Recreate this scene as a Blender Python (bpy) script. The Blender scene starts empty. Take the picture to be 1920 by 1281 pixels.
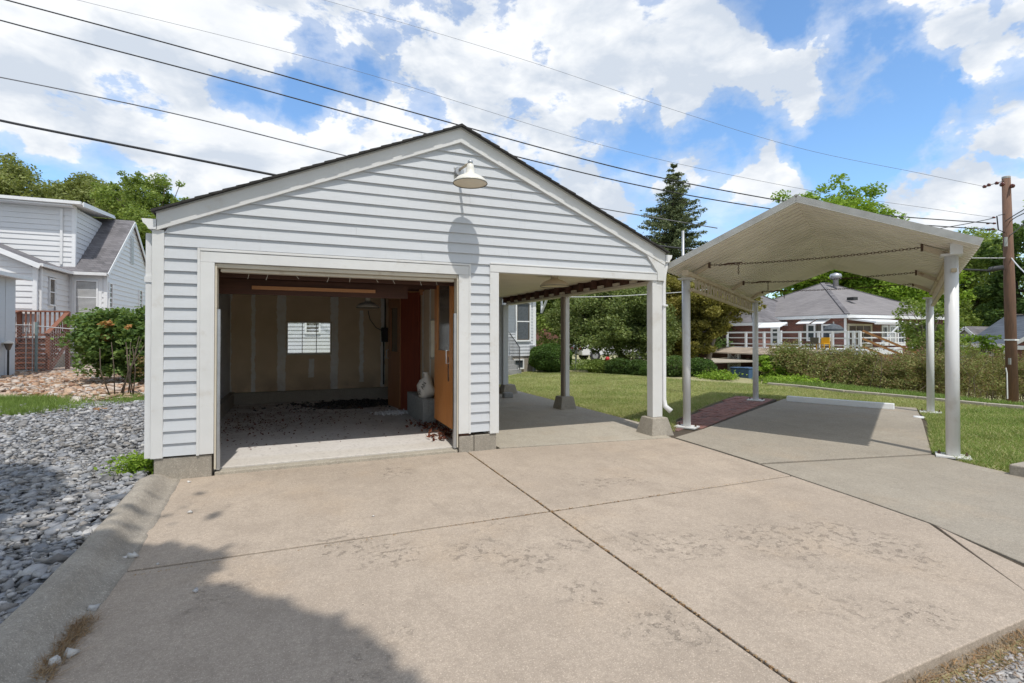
import bpy, math, random
import numpy as np
from mathutils import Vector, Matrix
random.seed(7); RNG = np.random.default_rng(7)
SC = bpy.context.scene; COL = SC.collection
R = math.radians

# ------------------------------------------------------------------ camera
CAM_H = 1.45; FOC = 932.0; YAW = R(22.8); PITCH = 0.0105; CX = 960.0; CY = 619.0
cd = bpy.data.cameras.new('camera'); cam = bpy.data.objects.new('camera', cd); COL.objects.link(cam)
cd.sensor_width = 36; cd.lens = 36 * FOC / 1920; cd.shift_x = 0; cd.shift_y = (CY - 640.5) / 1920
cd.clip_start = .05; cd.clip_end = 3000
cam.location = (0, 0, CAM_H); cam.rotation_euler = (R(90) + PITCH, 0, -YAW)
SC.camera = cam
SC.cycles.max_bounces = 16; SC.cycles.diffuse_bounces = 12
SC.view_settings.view_transform = 'Standard'; SC.view_settings.look = 'None'
SC.view_settings.gamma = 1; SC.view_settings.use_curve_mapping = False
SC.view_settings.exposure = EXPO = 0.44

# the surveyed place: directions measured from the tripod at (0, 0, CAM_H)
def ray(u, v):
    d = ((u - CX) / FOC, 1.0, -(v - CY) / FOC)
    y = d[1] * math.cos(PITCH) - d[2] * math.sin(PITCH); z = d[1] * math.sin(PITCH) + d[2] * math.cos(PITCH)
    c, s = math.cos(YAW), math.sin(YAW)
    return Vector((d[0] * c + y * s, -d[0] * s + y * c, z))
O3 = Vector((0, 0, CAM_H)); FW = Vector((math.sin(YAW), math.cos(YAW), 0))
def G(u, v, z=0.0): d = ray(u, v); return O3 + d * ((z - CAM_H) / d.z)
def PY(u, v, y): d = ray(u, v); return O3 + d * (y / d.y)
def PX(u, v, x): d = ray(u, v); return O3 + d * (x / d.x)
def D(u, v, dep): d = ray(u, v); return O3 + d * (dep / d.dot(FW))

# ------------------------------------------------------------------ node helpers
class NT:
    def __init__(s, tree): s.t = tree; s.n = tree.nodes; s.l = tree.links
    def new(s, typ, **kw):
        n = s.n.new(typ)
        for k, v in kw.items(): setattr(n, k, v)
        return n
    def put(s, sock, v):
        if isinstance(v, bpy.types.NodeSocket): s.l.new(v, sock)
        elif v is not None:
            if sock.type == 'RGBA' and not isinstance(v, (int, float)) and len(v) == 3: v = (*v, 1)
            sock.default_value = v
    def m(s, op, a, b=None, c=None, clamp=False):
        n = s.new('ShaderNodeMath', operation=op, use_clamp=clamp)
        for i, v in enumerate((a, b, c)):
            if v is not None: s.put(n.inputs[i], v)
        return n.outputs[0]
    def vm(s, op, a, b=None, out=0):
        n = s.new('ShaderNodeVectorMath', operation=op); s.put(n.inputs[0], a)
        if b is not None:
            if op == 'SCALE': s.put(n.inputs[3], b)
            else: s.put(n.inputs[1], b)
        return n.outputs[out]
    def noise(s, vec, scale, detail=3, rough=.55, dist=0, col=False):
        n = s.new('ShaderNodeTexNoise'); s.put(n.inputs['Vector'], vec); n.inputs['Scale'].default_value = scale
        n.inputs['Detail'].default_value = detail; n.inputs['Roughness'].default_value = rough; n.inputs['Distortion'].default_value = dist
        return n.outputs[1 if col else 0]
    def voro(s, vec, scale, feat='F1', out=0, rnd=1):
        n = s.new('ShaderNodeTexVoronoi', feature=feat); s.put(n.inputs['Vector'], vec); n.inputs['Scale'].default_value = scale
        n.inputs['Randomness'].default_value = rnd
        return n.outputs[out]
    def mr(s, v, a, b, c=0, d=1, smooth=False):
        n = s.new('ShaderNodeMapRange', interpolation_type='SMOOTHSTEP' if smooth else 'LINEAR')
        for i, x in enumerate((v, a, b, c, d)): s.put(n.inputs[i], x)
        return n.outputs[0]
    def mix(s, f, a, b, mode='MIX'):
        n = s.new('ShaderNodeMix', data_type='RGBA', blend_type=mode); s.put(n.inputs[0], f); s.put(n.inputs[6], a); s.put(n.inputs[7], b)
        return n.outputs[2]
    def ramp(s, v, pts):
        n = s.new('ShaderNodeValToRGB'); s.put(n.inputs[0], v); e = n.color_ramp.elements
        while len(e) < len(pts): e.new(.5)
        for el, (p, c) in zip(e, pts): el.position = p; el.color = (*c, 1)
        return n.outputs[0]
    def pos(s, objspace=False):
        if objspace: return s.new('ShaderNodeTexCoord').outputs['Object']
        return s.new('ShaderNodeNewGeometry').outputs['Position']
    def sep(s, v): n = s.new('ShaderNodeSeparateXYZ'); s.put(n.inputs[0], v); return n.outputs
    def comb(s, x, y, z):
        n = s.new('ShaderNodeCombineXYZ')
        for i, q in enumerate((x, y, z)): s.put(n.inputs[i], q)
        return n.outputs[0]
    def bump(s, h, strength=.5, dist=.01, normal=None):
        n = s.new('ShaderNodeBump'); s.put(n.inputs['Height'], h); n.inputs['Strength'].default_value = strength
        n.inputs['Distance'].default_value = dist
        if normal is not None: s.put(n.inputs['Normal'], normal)
        return n.outputs[0]

# ------------------------------------------------------------------ sky and sun
SUN = Vector((0.09, 1.0, -1.95)).normalized()          # the way the light travels
W = bpy.data.worlds.new('World'); SC.world = W; W.use_nodes = True
w = NT(W.node_tree); bg = w.n['Background']
sky = w.new('ShaderNodeTexSky', sky_type='NISHITA'); sky.sun_disc = False
sky.sun_elevation = R(62.8); sky.sun_rotation = math.pi + math.atan2(.09, 1)
sky.air_density = 1.0; sky.dust_density = .5; sky.ozone_density = 3.0; sky.altitude = 100
dirv = w.new('ShaderNodeTexCoord').outputs['Generated']
def sky_dir(u, v): return ray(u, v).normalized()
BLOBS = [  # cumulus masses by the direction they stand in: (direction, angular radius, weight)
 (130, 60, 330, .9), (330, 60, 250, 1.0), (560, 50, 170, .8), (60, 190, 200, .95), (350, 180, 170, .45), (180, 90, 200, .9),
 (700, 60, 220, .8), (830, 130, 200, 1.0), (980, 190, 170, .75), (1080, 50, 190, .95), (1160, 150, 160, .9), (1280, 60, 150, 1.1), (1280, 170, 150, 1.1), (1400, 130, 150, 1.2), (1530, 160, 120, 1.15), (1600, 190, 60, .9),
 (250, 260, 150, .9), (430, 300, 190, 1.1), (620, 270, 130, 1.2), (700, 220, 110, .9), (560, 350, 170, .9), (780, 250, 90, .8),
 (1020, 260, 120, .8), (1120, 340, 150, .9), (1300, 330, 90, 1.0), (1420, 330, 90, 1.15), (1500, 370, 80, .9),
 (1790, 40, 95, 1.0), (1890, 50, 105, 1.05), (1790, 215, 55, .9), (1880, 230, 75, 1.05), (1740, 390, 90, 1.0), (1850, 380, 120, 1.1), (1920, 420, 90, .9), (1570, 70, 30, .7),
 (-200, 300, 260, .9), (2150, 200, 260, .9), (400, -250, 420, .8), (1200, -300, 350, .7), (1900, -250, 250, .7)]
HOLES = [(1790, 145, 45, .9), (1900, 150, 40, .8), (1760, 310, 60, .9), (1860, 310, 40, .7), (380, 160, 70, .45), (660, 190, 40, .4), (1110, 300, 60, .5), (800, 20, 90, .8), (1020, 105, 40, .5), (1120, 90, 40, .5), (245, 150, 80, .5), (430, 195, 90, 1.1), (580, 175, 90, 1.0), (610, 90, 50, .6), (700, 150, 60, .8), (800, 200, 60, .5), (1190, 285, 90, 1.2), (1330, 265, 110, 1.3), (1600, 110, 60, .9), (1640, 250, 130, 1.5), (1700, 130, 80, .9), (1480, 30, 80, 1.2), (1600, 330, 80, 1.0), (1560, 330, 60, .6), (40, 265, 90, .9), (100, 290, 80, .7), (1750, 300, 60, .7), (1480, 240, 80, .7)]
wn = w.vm('SUBTRACT', w.noise(dirv, 4.5, 6, .6, 0, True), (.5, .5, .5))
dwarp = w.vm('ADD', dirv, w.vm('SCALE', wn, .30))
def field(lst):
    acc = None
    for (u, v, r, wt) in lst:
        d = sky_dir(u, v); ang = r / FOC * (d.dot(ray(CX, CY).normalized())) ** 1.2
        g = w.m('MULTIPLY', w.mr(w.vm('DISTANCE', dwarp, (d.x, d.y, d.z), out=1), ang * .2, ang * 1.32, 1, 0, True), wt)
        acc = g if acc is None else w.m('SMOOTH_MAX', acc, g, .15)
    return acc
acc = w.m('SUBTRACT', field(BLOBS), field(HOLES))
sx = w.sep(dirv)
flat = w.comb(sx[0], sx[1], w.m('MULTIPLY', sx[2], 1.9))
warp = w.noise(flat, 3.0, 3, .5, 0, True)
fv = w.vm('ADD', flat, w.vm('SCALE', w.vm('SUBTRACT', warp, (.5, .5, .5)), .12))
def cloudden(vec):
    n1 = w.noise(vec, 3.2, 2, .5); n2 = w.noise(vec, 10, 10, .62)
    return w.m('ADD', w.m('MULTIPLY', w.m('SUBTRACT', n1, .5), 1.0), w.m('MULTIPLY', w.m('SUBTRACT', n2, .5), 2.5))
nd = cloudden(fv)
infield = w.mr(w.vm('DISTANCE', dirv, tuple(ray(CX, 250).normalized()), out=1), .8, 1.2, 0, .55, True)   # beyond the surveyed clouds the same broken cover goes on
dens = w.m('ADD', w.m('ADD', acc, w.m('MULTIPLY', nd, .95)), infield)
mask = w.mr(dens, .20, .60, 0, 1, True)
thin = w.mr(dens, -.45, .40, 0, .42, True)
mask = w.m('MAXIMUM', mask, thin)
up = w.vm('ADD', fv, (-.01, -.03, .075))
nd2 = w.noise(up, 8.5, 5, .55); nd1 = w.noise(fv, 8.5, 5, .55)
shade = w.m('ADD', w.m('MULTIPLY', w.m('SUBTRACT', nd1, nd2), 3.4), w.mr(w.noise(fv, 2.6, 5, .6), .38, .64, -.15, .8))
lowd = w.mr(dens, .5, 1.6, 1.0, .55)
cl = w.mix(w.m('MULTIPLY', w.m('ADD', shade, .25, clamp=True), lowd, clamp=True), (4.3, 4.75, 5.4), (6.7, 6.8, 6.9))
cl = w.mix(w.mr(sx[2], -.02, .12, 0, 1), (5.2, 5.7, 6.3), cl)
skyc = w.mix(1.0, sky.outputs[0], (1.20, 1.42, 1.52), 'MULTIPLY')
tot = w.mix(mask, skyc, cl)
w.l.new(tot, bg.inputs['Color']); bg.inputs['Strength'].default_value = .115

sd = bpy.data.lights.new('sun', 'SUN'); sd.energy = 2.45; sd.angle = R(.53); sd.color = (1, .955, .88)
so = bpy.data.objects.new('sun', sd); COL.objects.link(so); so.location = (-2, -20, 40)
so.rotation_euler = SUN.to_track_quat('-Z', 'Y').to_euler()

# ------------------------------------------------------------------ materials
def mk(name, fn):
    m = bpy.data.materials.new(name); m.use_nodes = True; t = NT(m.node_tree); b = t.n['Principled BSDF']
    fn(t, b); return m
def plain(name, c1, c2=None, rough=.6, scale=4, bump=0, bscale=60, metallic=0, dirt=None, spec=None, streak=False):
    def f(t, b):
        p = t.pos()
        if streak: p2 = t.vm('MULTIPLY', p, (6, 6, .5))
        else: p2 = p
        n = t.noise(p2, scale, 5, .6)
        c = t.mix(t.mr(n, .3, .7), c1, c2 or tuple(x * .88 for x in c1))
        if dirt:
            col, amt, ds = dirt
            c = t.mix(t.m('MULTIPLY', t.mr(t.noise(t.vm('ADD', p, (9, 3, 7)), ds, 7, .65), .55, .75, 0, 1, True), amt), c, col)
        t.put(b.inputs['Base Color'], c); b.inputs['Roughness'].default_value = rough; b.inputs['Metallic'].default_value = metallic
        if spec is not None: b.inputs['Specular IOR Level'].default_value = spec
        if bump: t.put(b.inputs['Normal'], t.bump(t.noise(p, bscale, 4, .6), bump, .006))
    return mk(name, f)

def concrete_fn(base, dark, pits=True, tint=(.50, .37, .25)):
    def f(t, b):
        p = t.pos(); x = t.sep(p)
        big = t.noise(p, .55, 5, .6); mid = t.noise(p, 3.2, 6, .65); fine = t.noise(p, 55, 3, .7); grit = t.noise(p, 210, 2, .6)
        c = t.mix(t.mr(big, .35, .68), base, tuple(q * .80 for q in base))
        c = t.mix(t.m('MULTIPLY', t.mr(mid, .42, .72, 0, 1, True), .62), c, dark)
        strk = t.noise(t.vm('MULTIPLY', p, (2.2, .7, 1)), 2.4, 6, .7, 1.2)
        c = t.mix(t.m('MULTIPLY', t.mr(strk, .50, .68, 0, 1, True), .40), c, tuple(q * .62 for q in base))
        c = t.mix(t.m('MULTIPLY', t.mr(t.noise(t.vm('ADD', p, (31, 2, 0)), 1.7, 6, .7), .54, .70, 0, 1, True), .45), c, tuple(min(.8, q * 1.22) for q in base))
        crk = t.m('ABSOLUTE', t.m('SUBTRACT', t.noise(t.vm('ADD', p, (3, 19, 0)), .9, 5, .6), .5))
        c = t.mix(t.m('MULTIPLY', t.mr(crk, .0, .0022, 1, 0), t.mr(t.noise(p, .8, 2), .5, .56, 0, .6)), c, tuple(q * .35 for q in base))
        c = t.mix(t.m('MULTIPLY', t.mr(t.noise(t.vm('ADD', p, (5, 8, 0)), 1.1, 5, .6), .5, .75, 0, 1, True), .35), c, tint)
        c = t.mix(t.mr(t.noise(p, 24, 6, .75), .44, .66, .0, .42), c, tuple(q * .55 for q in base))
        c = t.mix(t.mr(t.noise(t.vm('ADD', p, (7, 7, 7)), 30, 5, .75), .54, .70, .0, .40), c, tuple(min(.85, q * 1.35) for q in base))
        c = t.mix(t.mr(fine, .38, .7, .0, .5), c, tuple(q * .5 for q in base))
        c = t.mix(t.mr(grit, .42, .66, 0, .42), c, tuple(q * .42 for q in base))
        c = t.mix(t.mr(t.noise(p, 130, 1, .5), .60, .72, 0, .5), c, tuple(min(.9, q * 1.5) for q in base))
        h = t.m('ADD', t.m('MULTIPLY', fine, .6), t.m('MULTIPLY', grit, .4))
        warpc = t.noise(p, 4, 3, .5, 0, True)
        if pits:
            # spalled patches lie in clusters beside the joints
            clus = t.mr(t.noise(t.vm('ADD', p, (2.3, 7.7, 0)), 1.3, 4, .6), .56, .66, 0, .55, True)
            for (u, v, rad) in ((1460, 1010, .34), (1560, 1000, .32), (1640, 1020, .30), (1715, 1045, .16), (1375, 995, .18), (1230, 1022, .25), (1300, 1020, .2), (980, 1048, .22), (900, 1030, .2), (730, 1040, .22), (640, 1020, .22), (1120, 905, .2), (1180, 900, .15), (740, 885, .2), (1100, 1110, .15), (1720, 1150, .16), (1080, 1020, .14), (1250, 1170, .18)):
                g = G(u, v); dd = t.vm('DISTANCE', t.vm('ADD', p, t.vm('SCALE', t.vm('SUBTRACT', warpc, (.5, .5, .5)), .35)), (g.x, g.y, 0), out=1)
                clus = t.m('MAXIMUM', clus, t.mr(dd, rad * .5, rad * 1.3, 1, 0, True))
            pit = t.mr(t.noise(t.vm('ADD', p, (1.3, .2, 0)), 16, 8, .72), .545, .585, 0, 1, True)
            wear = t.m('MULTIPLY', clus, pit)
            spk = t.mr(t.voro(p, 7, out=0), .03, .05, 1, 0)
            spk = t.m('MULTIPLY', spk, t.mr(t.noise(p, 2.1, 2), .5, .6, 0, 1))
            c = t.mix(t.m('MULTIPLY', wear, t.mr(fine, .3, .7, .35, .70)), c, tuple(q * .40 for q in base))
            c = t.mix(t.m('MULTIPLY', spk, .65), c, (.08, .065, .05))
            h = t.m('SUBTRACT', h, t.m('MULTIPLY', wear, 1.2))
        t.put(b.inputs['Base Color'], c); b.inputs['Roughness'].default_value = .92; b.inputs['Specular IOR Level'].default_value = .25
        t.put(b.inputs['Normal'], t.bump(h, .7, .004))
    return f
M = {}
M['concrete'] = mk('driveway_concrete', concrete_fn((.515, .428, .345), (.335, .275, .22)))
M['concrete2'] = mk('newer_concrete', concrete_fn((.41, .365, .30), (.31, .27, .22), False))
M['concrete3'] = mk('carport_concrete', concrete_fn((.50, .45, .37), (.36, .32, .26), False))
M['kerb'] = mk('kerb_concrete', concrete_fn((.44, .395, .335), (.20, .18, .15), False, (.30, .26, .2)))
M['block'] = mk('footing_concrete', concrete_fn((.42, .38, .32), (.28, .25, .21), False, (.3, .25, .2)))
M['cinder'] = plain('cinder_block', (.30, .30, .29), (.22, .22, .215), .95, 20, .8, 90)

def siding_fn(col, dark=.93):
    def f(t, b):
        p = t.pos(); n = t.noise(t.vm('MULTIPLY', p, (1.2, 1.2, 9)), 3, 5, .6); g = t.noise(t.vm('MULTIPLY', p, (4, 4, 60)), 8, 3, .6)
        c = t.mix(t.mr(n, .3, .75), col, tuple(q * dark for q in col))
        c = t.mix(t.mr(t.noise(p, 1.3, 5, .65), .5, .8, 0, .25), c, tuple(q * .78 for q in col))
        c = t.mix(t.mr(t.noise(t.vm('MULTIPLY', p, (14, 14, 1.2)), 2.2, 4, .6), .58, .8, 0, .22), c, (.42, .40, .37))
        t.put(b.inputs['Base Color'], c); b.inputs['Roughness'].default_value = .52
        t.put(b.inputs['Normal'], t.bump(g, .15, .003))
    return f
M['siding'] = mk('vinyl_siding', siding_fn((.555, .575, .60)))
M['siding_w'] = mk('white_siding', siding_fn((.70, .705, .715)))
M['white'] = plain('white_paint', (.70, .70, .69), (.63, .63, .62), .5, 2.5, .12, 30, dirt=((.45, .40, .33), .35, 5))
M['ceil'] = plain('cream_ceiling', (.86, .76, .59), (.80, .70, .53), .6, 3)
M['offwhite'] = plain('cream_paint', (.60, .55, .45), (.52, .47, .38), .55, 3, .1, 40, dirt=((.33, .25, .17), .5, 7))
M['column'] = plain('column_paint', (.72, .72, .72), (.66, .66, .66), .4, 3, .05, 60, dirt=((.42, .36, .28), .35, 4), streak=True)
M['gutter'] = plain('gutter_paint', (.74, .74, .74), (.68, .68, .68), .4, 4)
M['track'] = plain('galvanised_steel', (.50, .51, .52), (.40, .41, .42), .38, 8, metallic=.7)
M['rusty'] = plain('rusty_cream_steel', (.55, .47, .34), (.46, .38, .27), .6, 5, .2, 60, dirt=((.22, .10, .045), .85, 9))
M['rust'] = plain('rust', (.10, .055, .035), (.06, .035, .025), .85, 30, .4, 90)
def canopy_fn(t, b):
    p = t.pos(); n = t.noise(p, 2.2, 5, .6)
    c = t.mix(t.mr(n, .3, .7), (.80, .75, .66), (.72, .67, .58))
    c = t.mix(t.mr(t.noise(p, .9, 5, .6), .5, .75, 0, .45), c, (.40, .36, .30))
    t.put(b.inputs['Base Color'], c); b.inputs['Roughness'].default_value = .4
M['canopy'] = mk('painted_corrugated_sheet', canopy_fn)
M['galv'] = plain('weathered_trim', (.44, .44, .42), (.33, .33, .31), .5, 6, metallic=.2, dirt=((.25, .2, .15), .4, 6))
M['lampwhite'] = plain('enamel_white', (.78, .76, .70), (.70, .67, .60), .3, 8, dirt=((.40, .28, .17), .5, 8))
M['lampin'] = plain('enamel_inside', (.66, .56, .40), (.58, .49, .34), .4, 6)
M['blackrim'] = plain('dark_rim', (.10, .09, .07), None, .5)
def wood_fn(a, c2, scale=1.0, rough=.5, vert=True):
    def f(t, b):
        p = t.pos(); s = (9, 9, .8) if vert else (.8, 9, 9)
        n = t.noise(t.vm('MULTIPLY', p, s), 3 * scale, 6, .65, .6)
        g = t.noise(t.vm('MULTIPLY', p, tuple(q * 5 for q in s)), 4 * scale, 4, .6)
        c = t.mix(t.mr(n, .3, .7), a, c2); c = t.mix(t.mr(g, .45, .7, 0, .4), c, tuple(q * .6 for q in a))
        t.put(b.inputs['Base Color'], c); b.inputs['Roughness'].default_value = rough
        t.put(b.inputs['Normal'], t.bump(g, .2, .003))
    return f
M['door'] = mk('orange_stained_wood', wood_fn((.62, .27, .085), (.50, .185, .055), 1, .4))
M['door2'] = mk('brown_stained_wood', wood_fn((.42, .19, .08), (.30, .12, .05), 1, .45))
M['darkred'] = mk('dark_red_wood', wood_fn((.27, .06, .028), (.17, .035, .02), 1, .55))
M['joist'] = mk('dark_joist_wood', wood_fn((.10, .042, .026), (.05, .022, .015), .7, .8, False))
M['lightwood'] = mk('light_strip_wood', wood_fn((.50, .24, .10), (.40, .18, .08), 1, .7, False))
M['deck'] = mk('red_brown_deck', wood_fn((.26, .105, .06), (.18, .07, .042), 1, .7, False))
M['pole'] = mk('weathered_pole', wood_fn((.21, .115, .075), (.11, .07, .052), .8, .9))
M['bark'] = plain('bark', (.14, .105, .075), (.06, .045, .035), .95, 9, .9, 30)
M['paleb'] = plain('pale_branch', (.30, .25, .21), (.18, .14, .12), .95, 9, .6, 30)
def drywall_fn(vert_axis_x, strips, short=()):
    def f(t, b):
        p = t.pos(); x = t.sep(p); a = x[0] if vert_axis_x else x[1]
        edge = t.m('MULTIPLY', t.m('SUBTRACT', t.noise(t.comb(a, 0, x[2]), 5, 5, .6), .5), .10)
        aa = t.m('ADD', a, edge); mask = None
        for (c0, hw, z0, z1) in strips:
            m1 = t.mr(t.m('ABSOLUTE', t.m('SUBTRACT', aa, c0)), hw, hw + .012, 1, 0)
            m2 = t.m('MULTIPLY', t.m('GREATER_THAN', x[2], z0), t.m('LESS_THAN', x[2], z1)); m1 = t.m('MULTIPLY', m1, m2)
            mask = m1 if mask is None else t.m('MAXIMUM', mask, m1)
        n = t.noise(p, 2.5, 5, .6)
        c = t.mix(t.mr(n, .3, .7), (.74, .58, .40), (.66, .51, .34))
        c = t.mix(t.m('MULTIPLY', mask, t.mr(t.noise(p, 9, 4), .2, .6, .6, 1)), c, (.88, .86, .81))
        c = t.mix(t.m('MULTIPLY', t.mr(x[2], .75, .3, 0, .5), t.mr(n, .3, .6)), c, (.16, .12, .09))
        t.put(b.inputs['Base Color'], c); b.inputs['Roughness'].default_value = .9
    return f
M['drywall'] = mk('taped_drywall', drywall_fn(True, [(PY(u, 600, 11.45).x, hw, a, b) for u, hw, a, b in ((429, .04, 0, 3), (475, .03, 0, 3), (528, .075, 0, 3), (584, .05, .55, .95), (627, .07, 0, 3), (678, .035, .42, 2.0), (718, .04, 0, 3))]))
M['drywall_side'] = mk('taped_side_drywall', drywall_fn(False, [(9.2, .03, 0, 3), (8.85, .03, 0, 3), (8.3, .05, 0, 3), (7.5, .06, 0, 1.0), (7.1, .03, 0, 3), (6.3, .04, 0, 3)]))
def floor_fn(t, b):
    p = t.pos(); x = t.sep(p)
    n = t.noise(p, 1.6, 6, .65); f = t.noise(p, 30, 4, .65)
    c = t.mix(t.mr(n, .3, .7), (.66, .63, .60), (.56, .53, .50))
    # grime and damp gather towards the back of the bay
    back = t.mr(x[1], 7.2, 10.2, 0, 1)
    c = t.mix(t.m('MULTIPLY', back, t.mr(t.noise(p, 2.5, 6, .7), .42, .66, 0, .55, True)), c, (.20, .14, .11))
    ex = t.m('DIVIDE', t.m('SUBTRACT', x[0], .95), .85); ey = t.m('DIVIDE', t.m('SUBTRACT', x[1], 10.6), .75)
    rr = t.m('ADD', t.m('ADD', t.m('MULTIPLY', ex, ex), t.m('MULTIPLY', ey, ey)), t.m('MULTIPLY', t.m('SUBTRACT', t.noise(p, 3.5, 5, .6), .5), 1.6))
    oil = t.mr(rr, .75, 1.0, 1, 0, True)
    c = t.mix(oil, c, (.008, .007, .007))
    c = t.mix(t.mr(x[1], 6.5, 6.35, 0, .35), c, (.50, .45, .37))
    c = t.mix(t.mr(f, .5, .75, 0, .35), c, (.12, .10, .085))
    t.put(b.inputs['Base Color'], c); t.put(b.inputs['Roughness'], t.m('SUBTRACT', .85, t.m('MULTIPLY', oil, .35)))
    t.put(b.inputs['Normal'], t.bump(f, .3, .003))
M['gfloor'] = mk('garage_floor_concrete', floor_fn)
def shingle_fn(c1, c2, sc=1.0, tile=.15):
    def f(t, b):
        p = t.pos(); x = t.sep(p)
        br = t.new('ShaderNodeTexBrick'); t.put(br.inputs['Vector'], t.comb(t.m('ADD', x[0], x[1]), t.m('MULTIPLY', x[2], 1.3), 0))
        br.inputs['Scale'].default_value = 1; br.inputs['Brick Width'].default_value = .3; br.inputs['Row Height'].default_value = tile
        br.inputs['Mortar Size'].default_value = .008
        t.put(br.inputs['Color1'], c1); t.put(br.inputs['Color2'], c2); t.put(br.inputs['Mortar'], tuple(q * .5 for q in c2))
        c = t.mix(t.mr(t.noise(p, 40 * sc, 3), .35, .7, 0, .5), br.outputs[0], c2)
        c = t.mix(t.mr(t.noise(p, .6, 4), .4, .7, 0, .4), c, tuple(q * 1.25 for q in c1))
        t.put(b.inputs['Base Color'], c); b.inputs['Roughness'].default_value = .95
        t.put(b.inputs['Normal'], t.bump(t.noise(p, 60, 2), .4, .004))
    return f
M['shingle'] = mk('black_shingle', shingle_fn((.045, .042, .040), (.025, .024, .023)))
M['shingle_grey'] = mk('grey_shingle', shingle_fn((.20, .19, .20), (.105, .10, .105)))
M['shingle_mauve'] = mk('mauve_shingle', shingle_fn((.235, .22, .22), (.18, .168, .17)))
M['shingle_blue'] = mk('slate_shingle', shingle_fn((.10, .12, .15), (.05, .06, .08)))
M['shake'] = mk('cedar_shake', shingle_fn((.40, .33, .26), (.24, .19, .15)))
def brick_fn(t, b):
    p = t.pos(); x = t.sep(p)
    br = t.new('ShaderNodeTexBrick'); t.put(br.inputs['Vector'], t.comb(t.m('ADD', x[0], x[1]), x[2], 0))
    br.inputs['Scale'].default_value = 1; br.inputs['Brick Width'].default_value = .22; br.inputs['Row Height'].default_value = .075; br.inputs['Mortar Size'].default_value = .008
    t.put(br.inputs['Color1'], (.20, .068, .048)); t.put(br.inputs['Color2'], (.11, .042, .034)); t.put(br.inputs['Mortar'], (.20, .15, .125))
    t.put(b.inputs['Base Color'], br.outputs[0]); b.inputs['Roughness'].default_value = .9
M['brick'] = mk('red_brick_wall', brick_fn)
def isl_fn(cols, rough=.9, bumps=0, sp=.3, transl=0.0, clump=0.0, spec=.2):
    def f(t, b):
        g = t.new('ShaderNodeNewGeometry'); r = g.outputs['Random Per Island']
        c = t.ramp(r, [(i / max(1, len(cols) - 1), q) for i, q in enumerate(cols)])
        p = g.outputs['Position']
        if clump: c = t.mix(t.mr(t.noise(p, clump, 3, .5), .35, .65, 0, .55), c, tuple(q * .62 for q in cols[0]))
        if bumps:
            n = t.noise(p, 40, 4, .6); c = t.mix(t.mr(n, .4, .7, 0, .35), c, tuple(q * .5 for q in cols[0])); t.put(b.inputs['Normal'], t.bump(n, bumps, .008))
        t.put(b.inputs['Base Color'], c); b.inputs['Roughness'].default_value = rough; b.inputs['Specular IOR Level'].default_value = spec
        if transl:
            tr = t.new('ShaderNodeBsdfTranslucent'); t.put(tr.inputs[0], t.mix(.5, c, (cols[-1][0] * 1.3, cols[-1][1] * 1.4, cols[-1][2] * .5)))
            mx = t.new('ShaderNodeMixShader'); mx.inputs[0].default_value = transl
            t.l.new(b.outputs[0], mx.inputs[1]); t.l.new(tr.outputs[0], mx.inputs[2]); t.l.new(mx.outputs[0], t.n['Material Output'].inputs[0])
    return f
def leafm(name, *cols, clump=.6, transl=.3): return mk(name, isl_fn(list(cols), .6, 0, .3, transl, clump))
M['leaf_olive'] = leafm('olive_leaves', (.17, .21, .065), (.26, .30, .10), (.36, .38, .16))
M['leaf_green'] = leafm('green_leaves', (.14, .21, .05), (.24, .32, .075), (.36, .43, .13))
M['leaf_bright'] = leafm('bright_leaves', (.14, .25, .03), (.24, .37, .045), (.36, .48, .07))
M['leaf_dark'] = leafm('dark_leaves', (.06, .11, .03), (.10, .17, .04), (.17, .24, .07))
M['leaf_deep'] = leafm('dogwood_leaves', (.11, .16, .05), (.20, .26, .085), (.36, .40, .17), clump=1.1)
M['leaf_yellow'] = leafm('yellowing_leaves', (.19, .18, .045), (.29, .27, .07), (.40, .34, .11), clump=1.1)
M['leaf_box'] = leafm('box_leaves', (.05, .10, .025), (.09, .16, .035), (.15, .24, .06), clump=2)
M['leaf_dry'] = leafm('dry_hedge_leaves', (.19, .115, .06), (.30, .21, .10), (.34, .31, .13), (.20, .24, .07), clump=1.4)
M['leaf_shrub'] = leafm('shrub_leaves', (.08, .15, .045), (.15, .24, .07), (.26, .34, .11), clump=2)
M['leaf_orange'] = leafm('orange_leaves', (.42, .20, .07), (.50, .28, .12), clump=2)
M['leaf_brown'] = leafm('dead_leaves', (.10, .03, .02), (.17, .05, .03), (.24, .11, .06), clump=2, transl=.1)
M['leaf_litter'] = leafm('dry_litter_bits', (.26, .15, .075), (.38, .25, .13), (.45, .36, .24), clump=2, transl=.05)
M['needle'] = leafm('spruce_needles', (.10, .13, .06), (.16, .195, .09), (.24, .27, .13), clump=.8, transl=.1)
M['grass'] = mk('lawn_blades', isl_fn([(.38, .38, .17), (.33, .38, .14), (.43, .45, .20), (.56, .52, .31)], .7, 0, .3, .3, 1.3))
M['grass_green'] = mk('green_blades', isl_fn([(.14, .22, .05), (.21, .30, .07), (.30, .38, .12)], .7, 0, .3, .3, 1.5))
M['gravel'] = mk('limestone_gravel', isl_fn([(.24, .25, .27), (.33, .34, .365), (.38, .39, .41), (.29, .265, .24), (.56, .55, .54), (.34, .345, .36), (.19, .18, .17), (.44, .44, .45)], .95, .9))
M['rubble'] = mk('rubble_chips', isl_fn([(.44, .28, .18), (.56, .42, .31), (.62, .57, .52), (.38, .20, .12), (.50, .36, .26), (.60, .58, .56)], .9, .4))
M['asphaltgrit'] = mk('road_chips', isl_fn([(.22, .21, .21), (.38, .36, .35), (.52, .50, .48), (.30, .22, .16)], .9, .3))
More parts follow.
